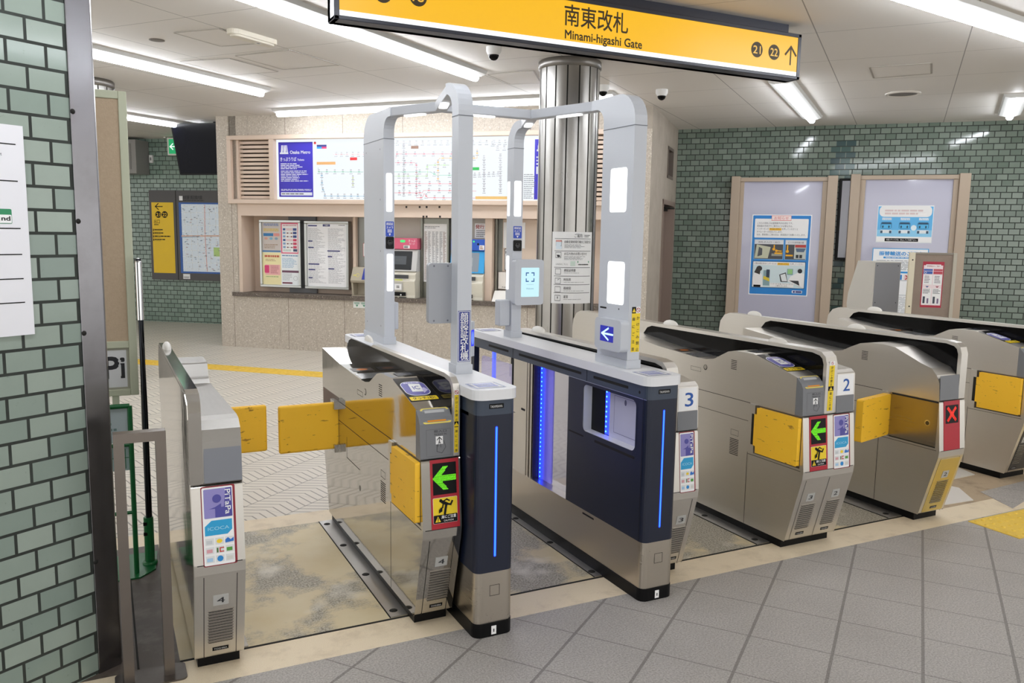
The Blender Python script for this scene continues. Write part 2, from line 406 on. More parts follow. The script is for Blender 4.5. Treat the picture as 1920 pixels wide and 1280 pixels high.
# loose cover plates and patches by the last gates
def quad_slab(pts, z, mat):
    m = MB(); m.prism(Fr((0, 0, 0), (1, 0, 0), (0, 1, 0)), pts, 0, z, mat); return m
pl = [ceil_at(x, y, 0)[:2] for x, y in ((1757, 949), (1825, 938), (1798, 915), (1757, 906))]
tagd(quad_slab(pl, .004, flat('#dcd7cf', .5)), 'floor_cover_plate', 'pale floor cover plate with a dark slot beside the red cross gate', 'cover plate')
pl = [ceil_at(x, y, 0)[:2] for x, y in ((1772, 902), (1828, 890), (1790, 874), (1775, 880))]
tagd(quad_slab(pl, .004, flat('#d5d0c6', .5)), 'floor_cover_plate', 'pale floor cover plate behind the red cross gate near the last gate', 'cover plate')
pl = [ceil_at(x, y, 0)[:2] for x, y in ((1838, 922), (1920, 902), (1920, 940), (1899, 953))]
struct(quad_slab(pl, .002, GREY), 'floor')
# metal runners with rivets at the foot of the gates
def runner(x0, x1, label):
    m = MB(); m.box(x0, x1, 3.135, 4.40, 0, .004, steel('runner steel', '#b9b7b4', .38))
    m.box(x0-.004, x0, 3.135, 4.40, 0, .003, GAP())
    for y in (3.19, 3.6, 4.0, 4.34): m.lathe((.5*(x0+x1)-.01, y, .004), [(.0, .002), (.016, .0015), (.018, 0)], GAP(), 12)
    return tagd(m, 'floor_runner', label, 'runner', 'riveted steel runners beside the gates')
runner(1.022, 1.10, 'riveted steel runner along the mirror-sided gate with a green arrow')
runner(.40, .447, 'riveted steel runner along the end gate by the tiled wall')
runner(2.024, 2.08, 'riveted steel runner along the navy face recognition cabinet')
runner(3.03, 3.12, 'riveted steel runner along the double gate numbered 3 and 2')
runner(4.03, 4.14, 'riveted steel runner along the red cross gate')
# yellow guidance strips
YEL = speckled('yellow tactile tile', '#e6bd3a', '#f3d05a', '#9a7a28', .5, .3)
m = MB(); a = Vector((.2, 11.15, 0)); d = Vector((1.116, -1.046, 0)).normalized(); F = Fr(a, d, (-d.y, d.x, 0))
for i in range(12):
    m.fbox(F, i*.3, i*.3+.296, -.30, 0, 0, .004, YEL)
    for k in range(4): m.fbox(F, i*.3+.02, i*.3+.276, -.27+k*.07, -.245+k*.07, .004, .008, YEL)
tagd(m, 'tactile_paving', 'yellow ribbed tactile paving strip across the white inner floor', 'tactile paving')
m = MB()
for i in range(8):
    for j in range(1):
        x = 4.41+i*.302; y = 2.605; m.box(x, x+.299, y, y+.299, 0, .004, YEL)
        for k in range(5):
            for l in range(5): m.lathe((x+.03+k*.06, y+.03+l*.06, .004), [(.012, 0), (.010, .004), (0, .005)], YEL, 8)
tagd(m, 'tactile_paving', 'yellow dotted tactile paving on the grey tiles near the last gate', 'tactile paving')

# ------------------------------------------------------------------ the setting: ceiling and walls
mb = MB(); mb.box(-12, 20, -5, 24, CZ, CZ+.1, ceiling_mat()); struct(mb, 'ceiling')
STONE = stone_mat('terrazzo stone', tuple(TK.U), '#cdc4b7', '#ada293', '#f6f0e6', '#77685a', .83)
STONED = stone_mat('dark granite', tuple(TK.U), '#4b423b', '#7a6f65', '#b5aaa0', '#2b2622')
NB = BEIGE()
mb = MB()
mb.fbox(TK, 0, .30, 0, CZ, -.5, 0, STONE); mb.fbox(TK, .30, 5.46, 0, .70, -.5, 0, STONE)
mb.fbox(TK, .185, 5.63, 2.84, CZ, -.5, 0, STONE); mb.fbox(TK, 5.46, 5.816, 0, 2.84, -.5, 0, STONE)
mb.fbox(TK, .30, 5.46, .70, 2.84, -.5, -.30, NB); struct(mb, 'wall_back')
mb = MB(); mb.fbox(Fr(TK.o, TK.N, (0, 0, 1), TK.U), -5, -.5, 0, CZ, 0, .3, STONE); struct(mb, 'wall_back')
mb = MB(); mb.fbox(TK, .20, 5.50, .703, .757, -.30, .03, STONED); struct(mb, 'trim_1')
# beam over the niche and niche cheeks
mb = MB(); mb.fbox(TK, .29, 5.47, 1.79, 1.95, -.30, .0, NB); mb.fbox(TK, .28, .35, .757, 1.79, -.30, .0, NB); mb.fbox(TK, 5.40, 5.47, .757, 1.79, -.30, .0, NB)
for px, py in ((762, 388), (787, 388), (800, 388), (824, 388), (794, 406), (800, 406), (825, 406)):
    u, v = TK.at(px, py); mb.fbox(TK, u-.012, u+.012, v-.012, v+.012, 0, .002, GAP())
struct(mb, 'trim_2')
# side wall with door
mb = MB()
for u0, u1, z0, z1 in ((0, 1.0, 0, CZ), (2.12, 2.30, 0, 2.08), (1.0, 2.30, 2.08, 2.37), (1.0, 1.29, 2.37, 2.78), (1.80, 2.30, 2.37, 2.78), (1.0, 2.30, 2.78, CZ)):
    mb.fbox(SD, u0, u1, z0, z1, -.3, 0, concrete())
struct(mb, 'wall_side')
mb = MB(); BR = flat('#8b7a70', .5)
mb.fbox(SD, 1.0, 1.06, 0, 2.08, -.3, .01, BR); mb.fbox(SD, 2.06, 2.12, 0, 2.08, -.3, .01, BR); mb.fbox(SD, 1.0, 2.12, 2.02, 2.08, -.3, .01, BR)
mb.fbox(SD, 1.06, 2.06, 0, 2.02, -.16, -.12, BR); mb.fbox(SD, 1.15, 1.62, 1.1, 1.93, -.12, -.115, glass_black())
mb.fbox(SD, 1.2, 1.9, 1.95, 2.0, -.12, -.06, GAP()); mb.fbox(SD, 1.5, 1.95, 1.98, 2.0, -.06, .03, GAP())
d = struct(mb, 'door_1'); mb = MB(); mb.lathe(SD.p(1.11, .95, -.12), [(.012, 0), (.012, .03), (.03, .035), (.032, .055), (0, .062)], STEELZ(), 16, tuple(SD.N)); mb.build('door_knob', d)
mb = MB(); mb.fbox(SD, 1.29, 1.80, 2.37, 2.78, -.2, -.15, glass_black())
for a in ((1.29, 1.33, 2.37, 2.78), (1.76, 1.80, 2.37, 2.78), (1.29, 1.80, 2.37, 2.41), (1.29, 1.80, 2.74, 2.78)): mb.fbox(SD, *a, -.2, .01, flat('#6a6058', .5))
struct(mb, 'window_1')
TGR = tile_mat('green glazed tile right', tuple(RW.U), '#6b7a6f', '#89968b', '#252b27', .125, .0755, .5, RW.o.dot(RW.U), .03, .006)
mb = MB(); mb.fbox(RW, 0, 16, 0, CZ, -.3, 0, TGR); struct(mb, 'wall_right')
# the darker bluish column of repaired tiles
mb = MB(); rnd = random.Random(4)
for i in range(38):
    z = .03+.0755*i
    for uu in (2.155+.0625*(i % 2), 2.03+.0625*(i % 2)):
        if z < CZ-.08 and (rnd.random() < .75 or z > 2.4) and not (uu < 2.1 and z < 2.4): mb.fbox(RW, uu+.004, uu+.121, z+.005, z+.071, 0, .0012, flat(rnd.choice(['#3e5556', '#47605c', '#344b4e']), .12))
struct(mb, 'trim_3')
TGL = tile_mat('green glazed tile far', tuple(LW.U), '#7a8f83', '#90a498', '#35403a', .125, .0755, .5, LW.o.dot(LW.U), .02, .006)
mb = MB(); mb.fbox(LW, -6, 3.2, 0, CZ, -.3, 0, TGL); struct(mb, 'wall_left_far')
TGN = tile_mat('green glazed tile near', tuple(NW.U), '#83938a', '#a0aca1', '#14150f', .125, .0748, .5, NW.o.dot(NW.U)+.005, .008, .0055, .12)
mb = MB(); mb.fbox(NW, 0, 3.5, 0, CZ, -.5, 0, TGN); struct(mb, 'wall_left')
mb = MB(); GUARD = steel('corner guard steel', '#8d8c90', .24, 'z', .12, .02, .25)
mb.prism(Fr(NW.o, NW.U, NW.N, (0, 0, 1)), [(0, -.5), (0, .006), (-.085, .006), (-.097, -.006), (-.097, -.5)], 0, CZ, GUARD)
for z in (.42, 1.24, 1.62, 1.98):
    mb.lathe(NW.p(-.008, z, .006), [(.0, .006), (.006, .005), (.009, 0)], GAP(), 12, tuple(NW.N))
struct(mb, 'trim_4', bevel=.002)
# pillar
mb = MB(); pc = Vector((3.75, 6.45, 0)); pr = .262
PST = steel('pillar steel', '#aaa8a4', .28, 'z', .12, .04, .10)
mb.lathe(pc, [(pr, 0), (pr, CZ-.06)], PST, 64)
for k in range(16):
    a = R_(11+k*22.5); c, s_ = math.cos(a), math.sin(a)
    F = Fr(pc+Vector((c, s_, 0))*pr, (-s_, c, 0), (0, 0, 1), (c, s_, 0)); mb.fbox(F, -.006, .006, 0, CZ-.06, -.004, .001, GAP())
mb.lathe(pc, [(pr, CZ-.075), (pr+.014, CZ-.07), (pr+.014, CZ-.012), (pr, CZ)], steel('ring steel', '#8a8783', .35), 64)
struct(mb, 'pillar')
mb = MB(); p2_ = Vector((-.066, 9.77, 0)); mb.lathe(p2_, [(pr, 0), (pr, CZ-.06)], PST, 64); mb.lathe(p2_, [(pr, CZ-.075), (pr+.014, CZ-.07), (pr+.014, CZ-.012), (pr, CZ)], steel('ring steel', '#8a8783', .35), 64)
for k in range(16):
    a = R_(4+k*22.5); c, s_ = math.cos(a), math.sin(a); F = Fr(p2_+Vector((c, s_, 0))*pr, (-s_, c, 0), (0, 0, 1), (c, s_, 0)); mb.fbox(F, -.006, .006, 0, CZ-.06, -.004, .001, GAP())
struct(mb, 'pillar')

# ------------------------------------------------------------------ ceiling fittings
def tube_light(a, b, label, w=.24, inner=True, group='ceiling tube lights'):
    a = Vector((a[0], a[1], CZ)); b = Vector((b[0], b[1], CZ)); d = (b-a).normalized(); n = Vector((d.y, -d.x, 0)); L = (b-a).length
    t = thing('ceiling_light', label, 'ceiling light', ((a+b)/2), group)
    F = Fr(a, d, (0, 0, -1), n); m = MB()
    m.prism(Fr(a, n, (0, 0, -1), d), [(-w/2, 0), (w/2, 0), (w/2-.012, .03), (.05, .045), (-.05, .045), (-w/2+.012, .03)], 0, L, flat('#d6d6d3', .4)); m.build('housing', t)
    k = max(1, round(L/1.25)); s = L/k
    for i in range(k):
        m = MB(); m.prism(Fr(a+d*(s*i+.012), n, (0, 0, -1), d), [(-.036, .045), (.036, .045), (.034, .07), (.018, .085), (-.018, .085), (-.034, .07)], 0, s-.024, glow('#f4f8ff', TUBE)); m.build('tube', t)
    return t
def along(p, q, e0=0, e1=0):
    p = Vector(p); q = Vector(q); d = (q-p).normalized(); return (p-d*e0)[:], (q+d*e1)[:]
tube_light(*along((.052, 8.041), (1.625, 9.31), 1.2), 'long tube light on the ceiling above the textured partition board')
tube_light((-.15, 4.82), (3.225, 7.288), 'long tube light on the ceiling passing behind the yellow sign')
tube_light(*along((.381, 12.26), (1.40, 13.04), 1.3), 'long tube light on the ceiling in front of the hanging television')
tube_light((2.067, 10.826), (4.95, 7.55), 'long tube light running along the top of the ticket machine wall')
tube_light((5.85, 6.09), (7.93, 7.68), 'tube light in a white tray just behind the arrow end of the sign')
tube_light((8.40, 5.42), (9.59, 6.26), 'short tube light in a white tray above the poster wall')
tube_light((4.20, 3.55), (6.9, 3.95), 'bright tube light on the ceiling at the corner over the last gates', .26)
for a, b, l in (((-1.2, 1.4), (1.6, 3.5), 'added unseen ceiling tube light over the grey tile approach, before the first gate'), ((2.6, -.4), (4.9, 1.4), 'added unseen ceiling tube light over the grey tile approach, before the double gate'),
                ((-3.2, -2.2), (-.6, -.2), 'added unseen ceiling tube light farther back over the grey tile approach'), ((8.2, 1.0), (10.4, 2.7), 'added unseen ceiling tube light farther along the poster wall'), ((-3.2, 8.2), (-.9, 9.9), 'added unseen ceiling tube light over the white floor behind the tiled wall')):
    tube_light(a, b, l)  # extra tubes out of view, added to light the scene
# cameras
for (x, y), l in (((2.924, 6.261), 'white dome camera on the ceiling beside the tube light end'), ((4.606, 7.25), 'white dome camera on the ceiling just past the steel pillar'), ((5.25, 7.14), 'white dome camera on the ceiling farthest from the steel pillar')):
    t = thing('dome_camera', l, 'security camera', (x, y, CZ), 'white dome cameras')
    m = MB(); m.lathe((x, y, CZ), [(.062, 0), (.062, -.035), (.05, -.058), (.047, -.064), (0, -.064)], WHITE(), 28); m.build('housing', t)
    m = MB(); m.lathe((x, y, CZ-.062), [(.043, 0), (.042, -.012), (.034, -.03), (.018, -.042), (0, -.046)], glass_black(), 28); m.build('dome', t)
# oblong detector with a small label
a = ceil_at(437, 55); b = ceil_at(508, 76); d = (b-a).normalized(); n = Vector((d.y, -d.x, 0)); m = MB()
F = Fr((a+b)/2, d, n, (0, 0, -1)); m.prism(F, rr(-.235, -.06, .235, .06, .055), 0, .035, flat('#dcd6c6', .4)); m.prism(F, rr(-.21, -.045, .21, .045, .04), .035, .05, flat('#dcd6c6', .4)); m.step = .0004
m.rect(F.sub(.06, .0, .05), -.03, -.02, .03, .02, WHITE()); m.rect(F.sub(.06, 0, .0506), -.014, -.010, .014, .010, flat('#777777'))
tagd(m, 'emergency_lamp', 'cream oblong ceiling unit with a tiny white sticker', 'ceiling unit', bevel=.006)
m = MB(); m.lathe((.48, 7.42, CZ), [(.06, 0), (.06, -.004), (.045, -.006), (0, -.003)], flat('#6d655b', .7), 24); tagd(m, 'speaker_grille', 'small round dark grille in the ceiling above the partition board', 'grille')
m = MB(); m.lathe((7.46, 6.02, CZ), [(.17, 0), (.17, -.012), (.145, -.018), (.14, -.008)], flat('#cfc9bf', .4), 32); m.lathe((7.46, 6.02, CZ), [(.14, -.008), (.09, -.011), (0, -.011)], flat('#6f6a64', .6), 32); tagd(m, 'air_vent', 'round ceiling air vent with a pale rim above the poster wall', 'vent')
# ceiling hatches: shallow framed panels
def hatch(c0, c1, c2, c3, label):
    P = [Vector((x, y, CZ)) for x, y in (c0, c1, c2, c3)]; m = MB()
    z = Vector((0, 0, -.004)); m.add([p+z for p in P]+P, [(0, 1, 2, 3), (0, 1, 5, 4), (1, 2, 6, 5), (2, 3, 7, 6), (3, 0, 4, 7)], flat('#dcd7d0', .6))
    for p, q in zip(P, P[1:]+P[:1]):
        d = (q-p).normalized(); n = Vector((d.y, -d.x, 0))*.008; m.add([p+n+z*1.4, q+n+z*1.4, q-n+z*1.4, p-n+z*1.4], [(0, 1, 2, 3)], flat('#a39b8d', .5))
    tagd(m, 'ceiling_hatch', label, 'hatch', 'ceiling access hatches')
hatch((.58, 7.068), (.87, 6.749), (1.223, 7.095), (.964, 7.372), 'square ceiling hatch beside the cream oblong unit')
hatch((1.124, 7.709), (1.487, 7.222), (2.01, 7.62), (1.61, 8.101), 'larger ceiling hatch between the two long tube lights')
hatch((.717, 8.229), (1.093, 7.849), (1.588, 8.24), (1.202, 8.665), 'ceiling hatch right against the tube light by the partition board')
hatch((3.361, 7.328), (3.649, 6.94), (4.0, 7.439), (3.77, 7.663), 'ceiling hatch next to the top of the steel pillar')
hatch((6.093, 5.276), (6.389, 4.896), (6.777, 5.185), (6.53, 5.599), 'ceiling hatch above the round air vent')
# ------------------------------------------------------------------ hanging direction sign
t = thing('hanging_sign', 'long yellow backlit hanging sign with gate name in two scripts and exit numbers', 'sign', (2.85, 4.55, 2.72))
FRM = flat('#2b2e3a', .35); m = MB()
x0, x1, z0, z1 = 1.17, 4.52, 2.725, 3.035
m.box(x0, x1, 4.52, 4.66, z1-.025, z1, FRM); m.box(x0, x1, 4.52, 4.66, z0, z0+.022, FRM); m.box(x0, x0+.03, 4.52, 4.66, z0, z1, FRM); m.box(x1-.03, x1, 4.52, 4.66, z0, z1, FRM)
m.box(x0, x1, 4.60, 4.66, z0, z1, FRM); m.build('housing', t, .004)
m = MB(); m.box(x0+.25, x1-.09, 4.56, 4.64, z1, CZ, FRM); m.build('bracket', t)
F = Fr((0, 4.525, 0), (1, 0, 0), (0, 0, 1), (0, -1, 0)); m = MB(); m.step = .0008
m.rect(F, x0+.03, z0+.050, x1-.03, z1-.025, glow('#fdbe0a', .97)); m.rect(F, x0+.03, z0+.022, x1-.03, z0+.050, glow('#f6fbff', 1.25))
SI = flat('#3a2c10', .6)
u, v = F.at(1058, 42); m.text(F, '南東改札', u, v-.004, .098, SI, width=F.at(1177, 56)[0]-u, bold=.012)
u, v = F.at(1059, 72); m.text(F, 'Minami-higashi Gate', u, v+.001, .053, SI, width=F.at(1203, 90)[0]-u, bold=.022)
YE = glow('#fdc43a', .9)
for px, py, tx in ((1419, 93, '21'), (1451, 98, '22'), (784, -6, '18'), (718, -13, '17')):
    u, v = F.at(px, py); m.disc(F, u, v, .052, SI)
    m.text(F, tx, u, v-.026, .054, YE, 'C', width=.066, bold=.012)
u, v = F.at(1482, 104); m.line(F, [(u, v-.06), (u, v+.055)], .013, SI); m.line(F, [(u-.048, v+.004), (u, v+.058), (u+.048, v+.004)], .015, SI)
m.build('face_panel', t)

# ------------------------------------------------------------------ ticket gates
PURP = flat('#5a57a8', .3); CYAN = flat('#1f9fd4', .35); SIGY = flat('#f2d21c', .4); PAPER = flat('#f4f4f4', .5)
GREENLED = glow('#7dff2a', 1.5); REDLED = glow('#ff2a12', 1.3); AMBER = glow('#e8920c', .7)
def dome(m, c, lx, ly, lz, mat, k=16, r=5):
    vs = [(c[0]+lx*math.cos(R_(90*i/r))*math.cos(2*math.pi*j/k), c[1]+ly*math.cos(R_(90*i/r))*math.sin(2*math.pi*j/k), c[2]+lz*math.sin(R_(90*i/r))) for i in range(r+1) for j in range(k)]
    m.add(vs, [(i*k+j, i*k+(j+1) % k, (i+1)*k+(j+1) % k, (i+1)*k+j) for i in range(r) for j in range(k)], mat, True)
LOW = [(3.022, .045), (4.42, .045), (4.53, .44), (4.53, .717), (2.947, .717), (2.921, .44), (2.925, .40)]
TOPL = [(3.0, .718), (4.53, .718), (4.53, .957), (4.15, .920), (3.78, .902), (3.70, .903), (3.63, .915), (3.57, .945), (3.515, .972), (3.46, .984), (3.315, .986), (3.07, .928), (3.0, .910)]
TOPX = [(2.947, .718), (4.53, .718), (4.53, .957), (4.15, .920), (3.78, .898), (3.70, .900), (3.63, .915), (3.57, .945), (3.50, .975), (3.42, .988), (3.33, .988), (3.254, .982), (3.08, .915), (3.01, .895), (2.975, .86), (2.955, .82)]
TOPR = [(2.947, .718), (4.53, .718), (4.53, .957), (4.15, .920), (3.55, .955), (3.3, .975), (2.98, .938), (2.956, .92)]
TOPE = [(2.947, .718), (4.53, .718), (4.53, .925), (4.24, .925), (4.12, 1.0), (3.94, 1.0), (3.90, .935), (3.85, .918), (3.05, .942), (3.0, .936), (2.965, .91), (2.951, .872)]
BAR = [(2.95, .718), (2.95, .975), (2.962, 1.012), (2.99, 1.034), (3.05, 1.042), (4.44, 1.032), (4.50, 1.012), (4.545, .96), (4.555, .9), (4.555, .718)]
BARIN = [(2.972, .80), (2.972, .972), (2.982, 1.0), (3.0, 1.014), (3.05, 1.024), (4.43, 1.014), (4.48, .998), (4.52, .955), (4.53, .9), (4.53, .80)]
def front(dY):
    FS = Fr((0, 3.022+dY, .045), (1, 0, 0), (0, -.097, .355)); FM = Fr((0, 2.921+dY, .44), (1, 0, 0), (0, .026, .277)); FH = Fr((0, 2.947+dY, .718), (1, 0, 0), (0, .008, .14))
    return FS, FM, FH
def vent_plate(t, F, u0, u1, num, brand, rows=12):
    du = u1-u0; m = MB(); m.step = .0006
    for i in range(rows):
        v = .065+i*.0125; m.rect(F, u0+du*.22, v, u1-du*.22, v+.006, GAP()); m.fbox(F, u0+du*.20, u1-du*.20, v+.006, v+.0105, 0, .004, flat('#a7a29b', .3, .9))
    m.build('vent', t)
    m = MB(); m.step = .0006; c = (u0+u1)/2; m.fbox(F, c-.026, c+.026, .232, .276, 0, .002, flat('#b5b5b2', .4)); G = F.sub(0, 0, .002)
    m.text(G, num, c, .243, .024, INK(), 'C', width=.017 if num == '1' else .026, bold=.01); m.build('number_plate', t)
    m = MB(); m.step = .0006; m.rect(F, c-.028, .028, c+.028, .044, BLACK()); m.text(F, 'TOSHIBA', c, .0325, .007, flat('#c9c9c9'), 'C', width=.046, bold=.01); m.build('maker_badge', t)
def caution(m, F, u0, v0, u1, v1):
    W, H = u1-u0, v1-v0
    X = lambda x, y: (u0+x*W, v0+y*H)
    m.rrect(F, u0, v0, u1, v1, .004, PAPER); m.rrect(F, u0+.001, v0+.001, u1-.001, v1-.001, .004, SIGY)
    m.rrect(F, u0+.001, v0+.001, u1-.001, v0+H*.33, .003, BLACK())
    m.disc(F, *X(.32, .88), W*.065, BLACK()); K = BLACK()
    m.line(F, [X(.40, .82), X(.55, .74)], W*.12, K); m.line(F, [X(.43, .86), X(.56, .92), X(.66, .86)], W*.05, K); m.line(F, [X(.55, .74), X(.72, .70), X(.78, .82)], W*.07, K)
    m.line(F, [X(.54, .74), X(.50, .55), X(.47, .38)], W*.09, K); m.line(F, [X(.42, .80), X(.38, .62), X(.30, .58)], W*.05, K)
    m.poly(F, [X(.22, .40), X(.36, .47), X(.37, .60), X(.23, .55)], K)
    m.poly(F, [X(.07, .06), X(.30, .06), X(.185, .29)], SIGY); m.line(F, [X(.185, .22), X(.185, .14)], W*.03, K); m.disc(F, *X(.185, .10), W*.018, K)
    m.text(F, '扉にご注意', *X(.33, .19), H*.10, PAPER, width=W*.60, bold=.02); m.text(F, 'CAUTION', *X(.62, .06), H*.07, PAPER, 'C', width=W*.40)
def arrow_led(m, F, u0, v0, u1, v1, pts, mat, k=26):
    """dot matrix: one lit square per diode inside the outline"""
    def inside(x, y):
        r = False
        for (a, b), (c, d) in zip(pts, pts[1:]+pts[:1]):
            if (b > y) != (d > y) and x < (c-a)*(y-b)/(d-b)+a: r = not r
        return r
    m.lay += 1; n = m.lay*m.step; du, dv = (u1-u0)/k, (v1-v0)/k
    for i in range(k):
        for j in range(k):
            if inside((i+.5)/k, (j+.5)/k): m.add([F.p(u0+(i+a)*du, v0+(j+b)*dv, n) for a, b in ((.08, .08), (.92, .08), (.92, .92), (.08, .92))], [(0, 1, 2, 3)], mat)
ARW = [(.0, .50), (.46, .98), (.68, .98), (.38, .62), (1.0, .62), (1.0, .40), (.38, .40), (.68, .03), (.46, .03)]
CRS = [(.05, .85), (.18, .98), (.5, .64), (.82, .98), (.95, .85), (.64, .5), (.95, .15), (.82, .02), (.5, .36), (.18, .02), (.05, .15), (.36, .5)]
def ribbon(t, FM, u0, u1, kind):
    m = MB(); m.fbox(FM, u0, u1, .0, .276, 0, .002, RED()); G = FM.sub(0, 0, .002); W = u1-u0
    s = m.build('signal_panel', t)
    m = MB(); m.step = .0005
    if kind == 'arrow':
        m.rect(G, u0+W*.08, .136, u1-W*.09, .262, BLACK()); arrow_led(m, G, u0+W*.08, .15, u1-W*.10, .252, ARW, GREENLED); m.build('arrow_display', s)
        m = MB(); m.step = .0005; caution(m, G, u0+W*.06, .022, u1-W*.08, .124); m.build('caution_sticker', s)
    else:
        m.rect(G, u0+W*.10, .150, u1-W*.10, .252, BLACK()); arrow_led(m, G, u0+W*.16, .155, u1-W*.16, .247, CRS, REDLED, 30); m.build('cross_display', s)
def card_sticker(t, FM, u0, u1, v0=-.008, v1=.274):
    m = MB(); m.step = .0005; W, H = u1-u0, v1-v0; X = lambda x, y: (u0+x*W, v0+y*H)
    m.rrect(FM, u0, v0, u1, v1, .006, flat('#8c1d2c', .4)); m.rrect(FM, *X(.03, .012), *X(.93, .985), .005, PAPER)
    P1, P2 = flat('#8d86c4', .35), flat('#4a479c', .35)
    m.rrect(FM, *X(.08, .60), *X(.90, .965), .004, P1); m.poly(FM, [X(.72, .965), X(.90, .965), X(.90, .605), X(.40, .605), X(.40, .715), X(.22, .715), X(.40, .735), X(.58, .775), X(.58, .73), X(.66, .73)], P2)
    m.disc(FM, *X(.46, .84), W*.13, P2); m.text(FM, 'PiTaPa', *X(.70, .945), W*.17, PAPER, width=H*.31, rot=-math.pi/2, bold=.01)
    m.poly(FM, [X(.08, .385), X(.74, .385), X(.88, .44), X(.88, .57), X(.28, .57), X(.08, .50)], CYAN); m.text(FM, 'ICOCA', *X(.17, .45), H*.042, flat('#9fd8ee', .4), width=W*.62, bold=.005)
    cols = ['#c9cdd0', '#f0cf2a', '#2170c8', '#d8a0a8', '#c43a34', '#4f9a3a', '#a8cbe8', '#1f87cf', '#d5d5cf']
    for i in range(9):
        x = .08+.29*(i % 3); y = .265-.11*(i//3); m.rect(FM, *X(x, y), *X(x+.25, y+.085), flat('#dfe1e1', .5)); c = flat(cols[i], .4)
        if i == 7: m.disc(FM, *X(x+.125, y+.042), W*.09, c)
        elif i == 4: m.rect(FM, *X(x+.03, y+.01), *X(x+.08, y+.07), flat('#4c6b35')); m.line(FM, [X(x+.23, y+.065), X(x+.13, y+.065), X(x+.13, y+.018), X(x+.23, y+.018)], W*.035, c)
        elif i == 2: m.poly(FM, [X(x, y+.01), X(x+.25, y+.02), X(x+.25, y+.07), X(x+.16, y+.045), X(x+.08, y+.075), X(x, y+.05)], c)
        elif i == 1: m.disc(FM, *X(x+.12, y+.042), W*.085, c, W*.065)
        else: m.rect(FM, *X(x+.03, y+.015), *X(x+.20, y+.06), c)
    m.build('card_sticker', t)
def flap(t, m, name='flap'):
    return m.build(name, t, .012, 3)
def side_print(t, x, dY):
    """seams, lock, grilles of the passage side that faces -X"""
    F = Fr((x, dY, 0), (0, 1, 0), (0, 0, 1), (-1, 0, 0)); m = MB(); m.step = .0006; K = GAP()
    m.rect(F, 3.322, .717, 4.52, .720, K, .0006); m.rect(F, 3.322, .616, 4.30, .6185, K, .0006); m.rect(F, 3.321, .046, 3.324, .72, K, .0006)
    m.rect(F, 2.94, .438, 3.32, .4405, K, .0006); m.frame(F, 3.74, .823, 3.83, .845, .0015, K, .0006)
    m.line(F, [(4.033, .56), (4.033, .455), (3.80, .452)], .003, K, .0006)
    m.disc(F, 3.70, .855, .016, flat('#3a3733', .4)); m.disc(F, 3.70, .857, .012, flat('#c9c6c0', .2, .9)); m.disc(F, 3.80, .36, .014, flat('#57524c', .3, .9))
    for i in range(6): m.rect(F, 3.44, .880+i*.0095, 3.485, .8835+i*.0095, K)
    for i in range(10): m.rect(F, 3.395, .405+i*.0095, 3.465, .409+i*.0095, K)
    m.frame(F, 3.40, .515, 3.46, .545, .0015, K); m.build('side_fittings', t)
def folded_flap(t, x, dY, closed=True):
    F = Fr((x, dY, 0), (0, 1, 0), (0, 0, 1), (-1, 0, 0)); m = MB(); m.step = .0005
    m.rect(F, 2.948, .452, 3.318, .716, flat('#4b4540', .5) if closed else steel('recess steel', '#a89f92', .22, 'y', .08))
    if not closed:
        m.rect(F, 2.95, .452, 3.25, .458, GAP()); m.rect(F, 2.95, .706, 3.25, .716, GAP()); m.disc(F, 3.008, .585, .017, flat('#d8d5cf', .2, .9)); m.disc(F, 3.008, .583, .012, flat('#5f5a54', .3, .9))
    m.build('flap_recess', t)
    for z0, z1 in ((.69, .716), (.452, .478)): pass
    m = MB(); m.fbox(F, 3.268, 3.316, .452, .716, .0005, .012, STEEL()); m.fbox(F, 3.255, 3.29, .50, .668, .012, .0125, GAP()); m.build('hinge_bracket', t)
    if closed:
        m = MB(); m.prism(F, [(2.952, .464), (3.245, .464), (3.245, .50), (3.262, .50), (3.262, .672), (3.245, .672), (3.245, .709), (2.952, .709)], .001, .022, yellow_foam()); flap(t, m)
